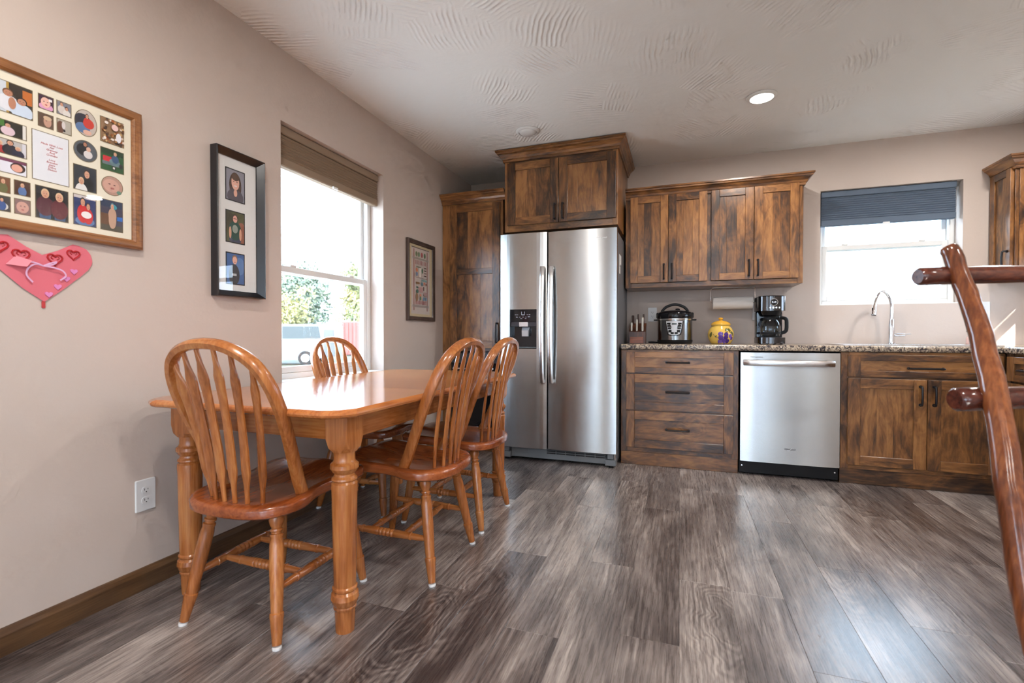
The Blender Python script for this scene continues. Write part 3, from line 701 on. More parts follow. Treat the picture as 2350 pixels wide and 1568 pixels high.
# ------------------------------------------------------------------ dining table
TX0, TX1, TY0, TY1, TZ = -1.852, -.950, 1.168, 2.852, .748
r = thing('dining_table', 'honey oak dining table with turned legs and clipped corners', 'table', ((TX0+TX1)/2, (TY0+TY1)/2, 0))
CH = .075
def top_piece(name, y0, y1, first, last):
    e = .0006
    out = []
    if first: out += [(TX0, y0+CH), (TX0+CH*.35, y0+CH*.35), (TX0+CH, y0), (TX1-CH, y0), (TX1-CH*.35, y0+CH*.35), (TX1, y0+CH)]
    else: out += [(TX0, y0+e), (TX1, y0+e)]
    if last: out += [(TX1, y1-CH), (TX1-CH*.35, y1-CH*.35), (TX1-CH, y1), (TX0+CH, y1), (TX0+CH*.35, y1-CH*.35), (TX0, y1-CH)]
    else: out += [(TX1, y1-e), (TX0, y1-e)]
    cx, cyy = (TX0+TX1)/2, (TY0+TY1)/2
    def ins(d, z):
        L = []
        for a, b in out:
            sx = a-math.copysign(d, a-cx); sy = b
            if (first and b < y0+CH*1.01) or (last and b > y1-CH*1.01): sy = b-math.copysign(d, b-cyy)
            L.append((sx, sy, z))
        return L
    mb = MB().ring([ins(.012, TZ-.027), ins(.003, TZ-.022), ins(0, TZ-.015), ins(.001, TZ-.010), ins(.006, TZ-.004), ins(.014, TZ)])
    return build(name, mb, OAKTOP, r, False)
top_piece('table_top', TY0, 1.78, True, False); top_piece('table_leaf', 1.78, 2.24, False, False); top_piece('table_top', 2.24, TY1, False, True)
LX, LY, LH = (-1.757, -1.045), (1.300, 2.720), .043
for yy in LY: build('apron', MB().box(LX[0]+LH, LX[1]-LH, yy-.012, yy+.012, .632, TZ-.027, .002), OAK['x'], r)
for xx in LX: build('apron', MB().box(xx-.012, xx+.012, LY[0]+LH, LY[1]-LH, .632, TZ-.027, .002), OAK['y'], r)
tl = [(.030, 0), (.031, .012), (.0335, .070), (.034, .074), (.037, .080), (.037, .084), (.035, .087), (.041, .096), (.0455, .112), (.043, .128), (.036, .136), (.0405, .142), (.0405, .148), (.036, .153), (.0365, .158), (.041, .46), (.0425, .478), (.042, .492), (.037, .499), (.0415, .505), (.0405, .510), (.034, .517), (.033, .524), (.040, .532), (.0465, .543), (.0455, .555), (.037, .563), (.0345, .570), (.0345, .590), (.036, .594), (.036, .600)]
for xx in LX:
    for yy in LY:
        mb = MB().lathe(tl, 24, (xx, yy, 0))
        c = .022
        sq = lambda h, k, z: [(xx-h+k, yy-h, z), (xx+h-k, yy-h, z), (xx+h, yy-h+k, z), (xx+h, yy+h-k, z), (xx+h-k, yy+h, z), (xx-h+k, yy+h, z), (xx-h, yy+h-k, z), (xx-h, yy-h+k, z)]
        mb.ring([sq(LH*.86, .022, .597), sq(LH, .014, .612), sq(LH, .003, .640), sq(LH, .003, TZ-.0275)])
        build('leg', mb, OAK['z'], r, True, angle=22)

# ------------------------------------------------------------------ chairs (front towards +y)
def seat_mesh():
    outl = [(0, -.262), (.06, -.260), (.115, -.250), (.165, -.226), (.200, -.185), (.216, -.135), (.212, -.090), (.198, -.048), (.192, -.005), (.196, .045), (.208, .10), (.216, .15), (.215, .195), (.196, .228), (.155, .243), (.09, .247), (0, .243)]
    O = crv([(x, y, 0) for x, y in outl], 3); O = [(p.x, p.y) for p in O]
    full = O+[(-x, y) for x, y in reversed(O[1:-1])]
    def zt(x, y):
        base = .452+.055*y
        dip = .016*max(0, 1-((x/.19)**2))*max(0, 1-((y+.03)/.22)**2)
        pommel = .006*max(0, 1-(x/.05)**2)*max(0, min(1, (y-.05)/.15))
        return base-dip+pommel
    rings = []
    for s, dz in [(.02, 0), (.3, 0), (.6, 0), (.82, 0), (.94, 0), (.985, -.004)]: rings.append([(x*s, y*s-.008*(1-s), zt(x*s, y*s)+dz) for x, y in full])
    rings.append([(x, y, zt(x, y)-.012) for x, y in full]); rings.append([(x*.992, y*.992, zt(x, y)-.034) for x, y in full]); rings.append([(x*.95, y*.95, zt(x, y)-.041) for x, y in full]); rings.append([(x*.05, y*.05, .408) for x, y in full])
    return MB().ring(rings)
HOOP = [(.166, -.070, .432), (.178, -.106, .50), (.192, -.148, .60), (.205, -.191, .70), (.207, -.224, .775), (.196, -.252, .84), (.166, -.276, .895), (.118, -.292, .930), (.06, -.300, .949), (0, -.303, .954)]
def make_chair():
    c = thing('dining_chair', '', 'chair')
    build('seat', seat_mesh(), OAKSEAT, c, True, angle=50)
    hp = crv(HOOP, 4); hp = hp+[Vector((-p.x, p.y, p.z)) for p in reversed(hp[:-1])]
    build('back_hoop', MB().sweep(hp, (0, 1, .38), [.0158]*len(hp), [.0195]*len(hp)), OAK['z'], c, True, angle=50)
    half = crv(HOOP, 8)
    def top_at(x):
        return min((p for p in half if p.z > .70), key=lambda p: abs(p.x-x))
    for xb, yb, xt in [(.022, -.212, .033), (.067, -.205, .100), (.108, -.184, .160)]:
        for s in (-1, 1):
            tp = top_at(xt); b = Vector((s*xb, yb, .436)); t = Vector((s*tp.x, tp.y+.002, tp.z-.008))
            L = [(0, 0.0068), (.06, 0.0075), (.12, 0.0103), (.17, 0.0161), (.21, 0.0190), (.35, 0.0178), (.52, 0.0161), (.66, 0.0161), (.74, 0.0175), (.79, 0.0194), (.82, 0.0190), (.86, 0.0140), (.90, 0.0094), (.95, 0.0075), (1, 0.0068)]
            mid = Vector((0, .012, 0))
            pts = [b.lerp(t, u)+mid*math.sin(PI*u) for u, w_ in L]
            tilt = Vector((s*xb*1.6, 1, .12))
            build('spindle', MB().sweep(pts, tilt, [w_ for u, w_ in L], [min(.0062, w_) for u, w_ in L]), OAK['z'], c, True, angle=45)
    lp = [(0, .0140), (.03, .0150), (.09, .0225), (.125, .0240), (.155, .0205), (.178, .0155), (.184, .0155), (.190, .0200), (.204, .0200), (.210, .0160), (.222, .0155), (.228, .0205), (.242, .0210), (.250, .0190), (.30, .0222), (.50, .0225), (.755, .0185), (.768, .0180), (.774, .0215), (.795, .0220), (.812, .0205), (.985, .0140)]
    feet = {}
    for s in (-1, 1):
        for f, (tx, ty, fx_, fy_) in (('f', (.150, .155, .203, .215)), ('r', (.130, -.150, .200, -.222))):
            a, b = Vector((s*tx, ty, .428)), Vector((s*fx_, fy_, 0))
            feet[s, f] = (a, b)
            lg = build('leg', MB().turned(a, b.lerp(a, .012), lp), OAK['z'], c, True)
            build('foot_pad', MB().lathe([(.0140, 0), (.0145, .004), (.0135, .008), (.010, .009)], 14, (b.x, b.y, 0)), WHITEP, lg, True, label='white felt pad')
    def on(leg, z):
        a, b = leg; return a.lerp(b, (a.z-z)/a.z)
    sp = [(0, .0095), (.14, .0125), (.20, .0130), (.205, .0155), (.225, .0155), (.23, .0138), (.40, .0165), (.41, .0135), (.425, .0165), (.445, .0165), (.455, .0135), (.47, .0168), (.49, .0168), (.50, .0138), (.51, .0168), (.53, .0168), (.545, .0135), (.555, .0165), (.575, .0165), (.585, .0140), (.60, .0165), (.77, .0138), (.775, .0155), (.795, .0155), (.80, .0130), (.86, .0125), (1, .0095)]
    st = {}
    for s in (-1, 1):
        p0, p1 = on(feet[s, 'r'], .168), on(feet[s, 'f'], .178); st[s] = (p0, p1)
        build('stretcher', MB().turned(p0, p1, sp), OAK['y'], c, True)
    for u in (.30, .70): build('stretcher', MB().turned(st[-1][0].lerp(st[-1][1], u), st[1][0].lerp(st[1][1], u), sp), OAK['x'], c, True)
    return c
chair = make_chair()
CH_POS = [((-1.384, 1.366, 0), math.radians(1), 'honey oak arrow-back chair at the near end of the table'),
          ((-1.133, 1.838, 0), math.radians(91), 'honey oak arrow-back chair on the open side of the table, nearer the viewer'),
          ((-1.147, 2.362, 0), math.radians(91), 'honey oak arrow-back chair on the open side of the table, nearer the refrigerator'),
          ((-1.706, 2.375, 0), math.radians(-90), 'honey oak arrow-back chair between the table and the left window')]
for i, (p, a, lb) in enumerate(CH_POS):
    c = chair if i == 0 else copy_tree(chair)
    c['label'] = lb; c['group'] = 'dining chairs around the table'; place(c, p, a)

# ------------------------------------------------------------------ things on the left wall
def lw(y, z, d): return (XW+d, y, z)
def photo(parent, y0, y1, z0, z1, d, shapes, oval=False, border=None, label=None, name='photo'):
    # flat print: layered coloured shapes, coordinates 0..1 across and up
    mb = MB(); k = 0
    def P(u, v, e): return lw(y0+(y1-y0)*u, z0+(z1-z0)*v, d+e)
    def E(cx, cy, rx, ry, col, n=18):
        nonlocal k; k += 1
        mb.face([P(min(1, max(0, cx+rx*math.cos(2*PI*i/n))), min(1, max(0, cy+ry*math.sin(2*PI*i/n))), k*.00012) for i in range(n)], lin(tuple(q/255 for q in col)))
    def R(a, b, c2, d2, col):
        nonlocal k; k += 1
        mb.face([P(a, b, k*.00012), P(c2, b, k*.00012), P(c2, d2, k*.00012), P(a, d2, k*.00012)], lin(tuple(q/255 for q in col)))
    if border:
        bw, bc = border; bu, bv = bw/(y1-y0), bw/(z1-z0)
        if oval:
            mb.face([P(.5+(.5+bu)*math.cos(2*PI*i/28), .5+(.5+bv)*math.sin(2*PI*i/28), 0) for i in range(28)], lin(tuple(q/255 for q in bc)))
        else: mb.face([P(-bu, -bv, 0), P(1+bu, -bv, 0), P(1+bu, 1+bv, 0), P(-bu, 1+bv, 0)], lin(tuple(q/255 for q in bc)))
    for s in shapes:
        if s[0] == 'bg':
            if oval: E(.5, .5, .5, .5, s[1], 28)
            else: R(0, 0, 1, 1, s[1])
        elif s[0] == 'e': E(*s[1:])
        elif s[0] == 'r': R(*s[1:])
    return build(name, mb, PRINT, parent, colors=True, recalc=False, label=label)
SK = (214, 160, 132); SK2 = (188, 132, 104)
def person(cx, top, s, shirt, hair=(60, 42, 32), skin=SK, w=1.0, legs=None):
    h = s; L = []
    if legs: L += [('e', cx, top-h*2.6, h*.75*w, h*.9, legs)]
    L += [('e', cx, top-h*1.65, h*.80*w, h*.95, shirt), ('e', cx, top-h*.42, h*.36*w, h*.46, hair), ('e', cx, top-h*.50, h*.29*w, h*.38, skin)]
    L += [('e', cx-h*.11*w, top-h*.45, h*.045*w, h*.03, (50, 36, 32)), ('e', cx+h*.11*w, top-h*.45, h*.045*w, h*.03, (50, 36, 32)), ('e', cx, top-h*.68, h*.11*w, h*.03, (170, 80, 78))]
    return L
def frame_ring(y0, y1, z0, z1, prof):
    # prof: (inset, depth) outline; mitred four-sided moulding
    mb = MB(); rings = []
    for iy, iz in [(1, 1), (-1, 1), (-1, -1), (1, -1)]:
        cy, cz = (y0 if iy > 0 else y1), (z0 if iz > 0 else z1)
        rings.append([lw(cy+iy*a, cz+iz*a, dd) for a, dd in prof])
    return mb.ring(rings, closed=True)

# photo collage
r = thing('photo_collage', 'oak-framed collage of family snapshots on the left wall', 'picture frame', (XW, .89, 1.30))
fy0, fy1, fz0, fz1 = .525, 1.250, 1.302, 1.816
build('frame', frame_ring(fy0, fy1, fz0, fz1, [(0, .003), (0, .018), (.004, .024), (.012, .026), (.020, .022), (.023, .020), (.026, .021), (.032, .016), (.034, .012), (.034, .003)]), OAKFRAME, r, True, angle=50)
build('mat_board', MB().box(XW+.004, XW+.009, fy0+.03, fy1-.03, fz0+.03, fz1-.03), plain('cream_mat', rgb(234, 227, 208), .8), r)
D = .0095; BO = (.0022, (120, 104, 72)); SN = 'family snapshot'
def ph(y0, y1, z0, z1, shapes, oval=False): photo(r, y0, y1, z0, z1, D, shapes, oval, BO)
ph(.80, .928, 1.660, 1.752, [('bg', (52, 44, 36)), ('r', 0, 0, .52, 1, (206, 214, 224)), ('r', .52, 0, .57, 1, (186, 150, 70)), ('r', .82, .45, 1, .9, (196, 110, 44)), ('e', .30, .45, .10, .28, (40, 120, 62))]+person(.55, .78, .28, (226, 228, 236), (110, 70, 44), SK2)+person(.80, .62, .28, (206, 220, 238), (40, 30, 26), SK2)+[('e', .62, .34, .07, .2, SK2)])
ph(.945, .982, 1.710, 1.753, [('bg', (70, 44, 66)), ('e', .5, .18, .5, .3, (222, 160, 200)), ('e', .5, .55, .36, .40, (66, 40, 40)), ('e', .47, .5, .34, .38, (238, 190, 176)), ('e', .35, .55, .05, .03, (70, 50, 44)), ('e', .6, .55, .05, .03, (70, 50, 44)), ('e', .5, .33, .09, .05, (206, 96, 100)), ('r', .68, .66, .92, .84, (236, 232, 236))])
ph(.993, 1.030, 1.712, 1.753, [('bg', (128, 130, 142))]+person(.32, .98, .36, (216, 206, 200), (70, 50, 40))+person(.68, .72, .36, (226, 220, 214), (60, 42, 34)))
ph(.944, .981, 1.652, 1.694, [('bg', (96, 74, 62)), ('e', .62, .45, .28, .42, (196, 152, 132)), ('e', .62, .72, .3, .16, (206, 180, 150)), ('e', .54, .5, .04, .03, (60, 44, 40))])
ph(.993, 1.030, 1.652, 1.694, [('bg', (178, 172, 160)), ('e', .22, .4, .26, .5, (110, 74, 58)), ('e', .45, .6, .14, .3, (214, 206, 204)), ('e', .5, .2, .08, .1, (50, 44, 52))])
ph(1.042, 1.105, 1.668, 1.755, [('bg', (196, 186, 178)), ('e', .35, .5, .42, .34, (50, 52, 66)), ('e', .35, .28, .34, .2, (96, 124, 168)), ('e', .62, .5, .26, .2, (206, 62, 52))]+person(.55, .88, .22, (206, 62, 52))+[('e', .55, .14, .2, .1, (226, 180, 160))], True)
leaves = [('bg', (150, 116, 84))]+[('e', random.random(), random.random(), random.uniform(.04, .09), random.uniform(.03, .07), random.choice([(206, 170, 120), (226, 206, 190), (160, 90, 46), (120, 84, 60), (190, 140, 90), (84, 66, 56), (234, 222, 214)]), 7) for _ in range(60)]+[('e', .56, .68, .15, .13, (232, 196, 190)), ('e', .72, .30, .12, .2, (228, 226, 232))]
ph(1.118, 1.191, 1.670, 1.756, leaves)
ph(.80, .912, 1.590, 1.633, [('bg', (44, 42, 36)), ('r', 0, .55, .55, 1, (70, 120, 50)), ('r', .93, 0, 1, 1, (226, 222, 216))]+person(.62, .86, .34, (222, 196, 206), (50, 34, 26), w=.55))
ph(.80, .912, 1.533, 1.576, [('bg', (186, 182, 180)), ('r', .92, 0, 1, 1, (214, 212, 220))]+person(.44, .82, .38, (168, 46, 48), (220, 190, 150), w=.5)+person(.66, 1.0, .42, (40, 38, 48), (52, 36, 30), w=.5)+person(.82, .66, .34, (46, 46, 70), (220, 186, 150), w=.5))
ph(.80, .912, 1.476, 1.518, [('bg', (226, 226, 236)), ('r', .3, .8, 1, 1, (120, 60, 90)), ('e', .82, .5, .16, .36, (66, 44, 44)), ('e', .80, .46, .12, .28, (228, 168, 148))])
ph(1.038, 1.105, 1.580, 1.649, [('bg', (86, 92, 100)), ('e', .4, .55, .3, .3, (34, 36, 42))]+person(.48, .95, .26, (34, 36, 42), (80, 60, 50), SK2)+[('e', .6, .35, .2, .2, (222, 216, 216)), ('e', .62, .62, .1, .12, (222, 178, 156))], True)
ph(1.118, 1.190, 1.572, 1.648, [('bg', (44, 92, 52)), ('r', 0, .76, 1, 1, (36, 62, 40)), ('r', .08, .42, .46, .66, (206, 40, 54)), ('r', .05, .26, .9, .42, (108, 124, 130)), ('e', .6, .45, .24, .16, (98, 130, 140)), ('e', .56, .16, .1, .1, (46, 46, 48)), ('e', .56, .16, .05, .05, (220, 220, 216)), ('e', .88, .32, .09, .12, (52, 52, 54))]+person(.62, .92, .2, (60, 90, 130), (200, 160, 120)))
ph(1.037, 1.102, 1.478, 1.560, [('bg', (46, 52, 62))]+person(.58, .88, .40, (22, 22, 26), (60, 44, 36))+person(.32, .52, .34, (230, 228, 226), (222, 190, 150)))
ph(1.120, 1.186, 1.486, 1.551, [('bg', (186, 146, 130)), ('e', .45, .5, .40, .36, (208, 162, 146)), ('e', .36, .58, .06, .03, (120, 80, 74)), ('e', .6, .56, .06, .03, (120, 80, 74)), ('e', .5, .36, .1, .05, (176, 104, 98)), ('e', .82, .2, .12, .1, (110, 146, 126))], True)
ph(.935, 1.019, 1.357, 1.458, [('bg', (24, 26, 32)), ('e', .28, .1, .18, .3, (52, 84, 124)), ('e', .74, .1, .18, .3, (52, 84, 124))]+person(.28, .94, .33, (84, 34, 48), (224, 190, 150), w=1.05)+person(.72, .90, .33, (96, 30, 42), (226, 192, 154), w=1.05))
ph(.884, .920, 1.416, 1.458, [('bg', (78, 48, 34))]+person(.5, .86, .36, (90, 120, 170), (226, 194, 150), legs=(60, 60, 90)))
ph(.835, .872, 1.414, 1.458, [('bg', (120, 74, 46))]+person(.6, .88, .36, (110, 110, 70), (216, 180, 140)))
ph(.884, .920, 1.357, 1.401, [('bg', (140, 110, 108)), ('e', .5, .48, .42, .40, (206, 158, 144)), ('e', .38, .55, .06, .03, (100, 70, 66)), ('e', .64, .55, .06, .03, (100, 70, 66)), ('e', .5, .3, .1, .05, (176, 96, 96))])
ph(.835, .872, 1.357, 1.401, [('bg', (70, 66, 66)), ('e', .6, .3, .3, .24, (210, 206, 200))]+person(.5, .9, .34, (60, 90, 150)))
ph(1.036, 1.100, 1.358, 1.459, [('bg', (34, 52, 104)), ('r', 0, .9, 1, 1, (206, 196, 196)), ('e', .5, .14, .44, .16, (90, 124, 176))]+person(.40, .93, .33, (206, 26, 36), (50, 36, 30))+person(.64, .78, .28, (206, 26, 36), (70, 50, 40))+[('e', .55, .36, .24, .12, (236, 232, 232))])
ph(1.116, 1.185, 1.357, 1.464, [('bg', (70, 66, 84)), ('r', 0, .78, 1, 1, (40, 56, 84)), ('r', 0, .18, .36, .55, (106, 70, 44)), ('r', 0, 0, 1, .18, (78, 74, 60)), ('r', .74, .36, 1, .5, (40, 110, 196)), ('e', .58, .80, .16, .09, (60, 160, 176)), ('e', .52, .34, .18, .28, (196, 160, 136))]+person(.52, .92, .24, (196, 160, 136), (90, 150, 160)))
card = build('message_card', MB().box(XW+.0092, XW+.0098, .928, 1.022, 1.478, 1.633), plain('card_white', rgb(226, 228, 234), .6), r)
RED = plain('red_ink', rgb(196, 84, 92), .6)
photo(card, .928, 1.022, 1.478, 1.633, .0094, [('bg', (226, 228, 234))], border=BO, name='card_border')
for i, (s, zz) in enumerate([('Made With Love', 1.598), ('For', 1.590), ('Grammy', 1.5815), ('And', 1.5735), ('Grandpa', 1.5655), ('Love', 1.5500), ('Brandon', 1.5420), ('Josie', 1.5340), ('Dillon', 1.5260), ('Dalton', 1.5180)]):
    text('lettering', s, .0085, RED, card, (XW+.0102, .977, zz), '+X', shear=.3, extrude=.0002)
build('glass', MB().box(XW+.0125, XW+.0135, fy0+.033, fy1-.033, fz0+.033, fz1-.033), PGLASS, r)

# black frame with three portraits
r = thing('portrait_frame', 'tall black frame with three portrait photos on the left wall', 'picture frame', (XW, 1.675, 1.15))
py0, py1, pz0, pz1 = 1.542, 1.800, 1.155, 1.818
build('frame', frame_ring(py0, py1, pz0, pz1, [(0, .002), (0, .040), (.004, .042), (.028, .016), (.028, .002)]), plain('frame_black', (.014, .014, .017), .28), r)
build('mat_board', MB().box(XW+.004, XW+.010, py0+.02, py1-.02, pz0+.02, pz1-.02), plain('white_mat', rgb(226, 226, 224), .8), r)
BB = (.005, (26, 24, 28))
photo(r, 1.612, 1.706, 1.600, 1.738, .0108, [('bg', (140, 140, 152)), ('e', .50, .50, .34, .44, (74, 52, 40)), ('e', .5, .12, .46, .26, (84, 78, 88)), ('e', .50, .60, .22, .25, (226, 176, 156)), ('e', .50, .78, .22, .12, (92, 66, 50)), ('e', .41, .63, .035, .015, (60, 44, 40)), ('e', .59, .63, .035, .015, (60, 44, 40)), ('e', .5, .49, .09, .022, (232, 222, 220)), ('e', .5, .25, .10, .12, (222, 172, 150))], border=BB, label='portrait with long brown hair')
photo(r, 1.612, 1.704, 1.408, 1.546, .0108, [('bg', (86, 86, 52)), ('e', .85, .3, .3, .4, (150, 92, 70)), ('e', .15, .7, .3, .3, (66, 62, 40)), ('e', .48, .08, .34, .16, (60, 66, 92)), ('e', .48, .38, .36, .32, (22, 74, 62)), ('e', .48, .44, .16, .14, (150, 160, 150)), ('e', .2, .3, .07, .2, SK), ('e', .78, .28, .07, .2, SK), ('e', .48, .80, .15, .14, (80, 58, 46)), ('e', .48, .77, .125, .12, (222, 164, 148)), ('r', .38, .775, .58, .795, (50, 40, 40))], border=BB, label='portrait in a green shirt')
photo(r, 1.612, 1.702, 1.217, 1.354, .0108, [('bg', (70, 104, 158)), ('e', .75, .6, .3, .3, (96, 130, 180)), ('e', .42, .30, .32, .36, (62, 64, 70)), ('r', .3, .26, .56, .34, (190, 192, 196)), ('e', .46, .82, .16, .14, (150, 116, 90)), ('e', .46, .78, .13, .13, (226, 178, 158)), ('e', .46, .72, .05, .015, (190, 110, 104))], border=BB, label='portrait on a blue backdrop')
build('glass', MB().box(XW+.0130, XW+.0140, py0+.024, py1-.024, pz0+.024, pz1-.024), PGLASS, r)

# sampler in a dark frame
r = thing('sampler_picture', 'narrow dark-framed stitched sampler picture between window and pantry', 'picture frame', (XW, 3.335, 1.09))
sy0, sy1, sz0, sz1 = 3.125, 3.545, 1.096, 1.718
DKF = oak('dark_frame', 'z', rgb(96, 78, 68), rgb(70, 54, 47), rgb(44, 33, 29), .4)
build('frame', frame_ring(sy0, sy1, sz0, sz1, [(0, .002), (0, .022), (.006, .026), (.014, .022), (.018, .023), (.028, .018), (.032, .012), (.032, .002)]), DKF, r, True, angle=45)
build('mat_board', MB().box(XW+.004, XW+.008, sy0+.02, sy1-.02, sz0+.02, sz1-.02), plain('tan_mat', rgb(205, 188, 152), .8), r)
S = [('bg', (206, 194, 186)), ('r', .02, .985, .98, 1, (120, 104, 96)), ('r', .10, .05, .17, .97, (176, 132, 124)), ('r', .83, .05, .90, .97, (170, 132, 124)), ('r', .06, .10, .94, .135, (160, 148, 140)), ('r', .06, .82, .94, .85, (170, 160, 150))]
for u, c in [(.27, (128, 146, 110)), (.40, (120, 150, 112)), (.56, (176, 92, 92)), (.72, (96, 130, 96))]: S.append(('e', u, .90, .055, .04, c))
for i in range(8): S.append(('r', .22+i*.075, .745, .25+i*.075, .81, (160, 84, 84)))
for i in range(9): S.append(('r', .22+i*.066, .145, .25+i*.066, .20, (166, 84, 88)))
S += [('e', .27, .66, .06, .03, (206, 130, 96)), ('e', .28, .60, .05, .03, (120, 138, 172)), ('r', .40, .56, .50, .72, (226, 216, 206)), ('e', .57, .66, .04, .04, (92, 130, 100)), ('r', .24, .70, .5, .715, (110, 120, 96))]
S += [('e', .73, z, .07, .008, (96, 74, 66)) for z in (.71, .67, .63, .59)]+[('r', .22, .545, .82, .55, (120, 100, 92)), ('r', .52, .50, .82, .53, (130, 160, 160)), ('r', .22, .45, .42, .48, (150, 116, 84)), ('e', .55, .46, .05, .03, (110, 146, 160)), ('e', .68, .47, .05, .02, (196, 120, 96)), ('e', .77, .46, .03, .02, (130, 96, 90)), ('r', .36, .33, .58, .41, (190, 150, 146)), ('e', .29, .40, .06, .015, (80, 110, 100)), ('e', .29, .34, .06, .03, (90, 120, 104)), ('e', .27, .25, .07, .06, (150, 120, 92)), ('e', .46, .28, .05, .03, (216, 140, 110)), ('e', .46, .24, .04, .03, (96, 130, 96)), ('r', .60, .21, .70, .26, (120, 146, 170)), ('r', .73, .21, .82, .26, (126, 150, 172)), ('r', .60, .36, .66, .42, (120, 96, 90)), ('e', .72, .31, .1, .03, (170, 140, 136))]
photo(r, 3.190, 3.472, 1.148, 1.668, .0088, S, label='stitched pattern of letters, houses and flowers')
build('glass', MB().box(XW+.0105, XW+.0113, sy0+.026, sy1-.026, sz0+.026, sz1-.026), PGLASS, r)

# paper heart
r = thing('paper_heart', 'pink paper valentine heart with red glitter hearts below the collage', 'decoration', (XW, .952, 1.08))
PINK = plain('pink_paper', rgb(222, 112, 126), .75); GLIT = plain('red_glitter', rgb(176, 20, 26), .35); FOAM = plain('lilac_foam', rgb(226, 140, 196), .85)
half = [(.000, 1.238), (.040, 1.258), (.083, 1.287), (.100, 1.285), (.122, 1.276), (.134, 1.260), (.139, 1.240), (.138, 1.227), (.128, 1.207), (.105, 1.181), (.050, 1.127), (.004, 1.087)]
outl = [(.952+u, z) for u, z in half]+[(.952-u, z) for u, z in reversed(half[1:-1])]
build('paper', MB().prism(outl, XW+.003, XW+.0045, 'yz'), PINK, r)
def heart_pts(cy, cz, s, n=24): return [(cy+s*16*math.sin(2*PI*i/n)**3/16, cz+s*(13*math.cos(2*PI*i/n)-5*math.cos(4*PI*i/n)-2*math.cos(6*PI*i/n)-math.cos(8*PI*i/n))/16) for i in range(n)]
for cy, cz, s, ro in [(.899, 1.229, .021, .1), (.985, 1.229, .020, -.2), (1.036, 1.252, .018, 0), (.851, 1.250, .018, 0)]:
    pts = [lw(a, b, .0055) for a, b in heart_pts(cy, cz, s)]; mb = MB().tube(pts+[pts[0]], .0028, 6)
    for sg in (-1, 1): mb.tube([lw(cy+sg*s*.05, cz+s*.35, .0055), lw(cy+sg*s*.38, cz+s*.55, .0055), lw(cy+sg*s*.55, cz+s*.2, .0055), lw(cy+sg*s*.25, cz-s*.02, .0055)], .0015, 6)
    build('glitter_heart', mb, GLIT, r, True)
for cy, cz in [(1.036, 1.195), (1.015, 1.168), (.991, 1.139), (.967, 1.112)]: build('foam_heart', MB().prism(heart_pts(cy, cz, .0105, 20), XW+.0045, XW+.0075, 'yz'), FOAM, r)
rb = [lw(.951, 1.202, .012), lw(.93, 1.205, .014), lw(.912, 1.190, .014), (XW+.012, .909, 1.168), lw(.925, 1.147, .010)]
rb2 = [lw(.951, 1.202, .012), lw(.975, 1.200, .014), lw(1.000, 1.193, .014), lw(1.010, 1.176, .013), lw(.996, 1.161, .010)]
lo1 = [lw(.951, 1.202, .012), lw(.970, 1.214, .015), lw(.984, 1.219, .015), lw(.975, 1.210, .014), lw(.951, 1.202, .013)]
lo2_ = [lw(.951, 1.202, .012), lw(.930, 1.209, .015), lw(.913, 1.211, .014)]
mb = MB()
for q_ in (rb, rb2, lo1, lo2_): mb.sweep(crv(q_, 6), (1, 0, 0), .0024, .0005)
build('ribbon_bow', mb, plain('lilac_ribbon', rgb(226, 178, 214), .5), r, True)
build('paper_flap', MB().ring([[lw(a, b, d1) for a, b, d1 in [(.862, 1.196, .006), (.905, 1.193, .022), (.918, 1.214, .020), (.885, 1.226, .006)]], [lw(a, b, d1+.001) for a, b, d1 in [(.862, 1.196, .006), (.905, 1.193, .022), (.918, 1.214, .020), (.885, 1.226, .006)]]]), plain('light_pink_paper', rgb(236, 140, 152), .75), r)
build('paper_tab', MB().prism(rounded(.950, .959, 1.066, 1.090, .004, 3), XW+.001, XW+.004, 'yz'), plain('red_paper', rgb(196, 64, 66), .7), r)

# outlets
def outlet(label, wallside, a, z, decora=False, w_=.074, h_=.122):
    r = thing('wall_outlet', label, 'outlet', group='white wall outlets')
    build('cover_plate', MB().ring([[(u*k1, d, v*k2) for u, v in rounded(-w_/2, w_/2, -h_/2, h_/2, .004, 2)] for k1, k2, d in [(1, 1, -.001), (1, 1, -.004), (.94, .965, -.0065)]]), WHITEP, r)
    if decora:
        build('socket', MB().box(-.017, .017, -.0085, -.005, -.034, .034, .002), WHITEP, r); spots = (.017, -.017)
    else:
        spots = (.0195, -.0195)
        for zz in spots: build('socket', MB().prism([(.0165*math.cos(t), zz+max(-.0125, min(.0125, .0165*math.sin(t)))) for t in [2*PI*i/24 for i in range(24)]], -.0085, -.005), WHITEP, r)
    mb = MB()
    for zz in spots:
        mb.box(-.0075, -.0055, -.0089, -.0080, zz-.001, zz+.007); mb.box(.0050, .0070, -.0089, -.0080, zz, zz+.006); mb.tube([(0, -.0089, zz-.007), (0, -.008, zz-.007)], .0024, 8)
    build('slots', mb, DARKSLOT, r)
    if wallside == 'left': place(r, (XW, a, z), PI/2)
    else: place(r, (a, YB, z), 0)
    return r
outlet('white duplex outlet low on the left wall beside the table', 'left', 1.261, .362)
outlet('white outlet behind the pressure cooker', 'back', -.224, 1.162, True)
outlet('white outlet behind the coffee maker', 'back', .595, 1.185, True, h_=.16)
outlet('white outlet to the right of the sink window', 'back', 2.038, 1.163, True, .08, .12)

# ------------------------------------------------------------------ things on the counter
CT = .9145
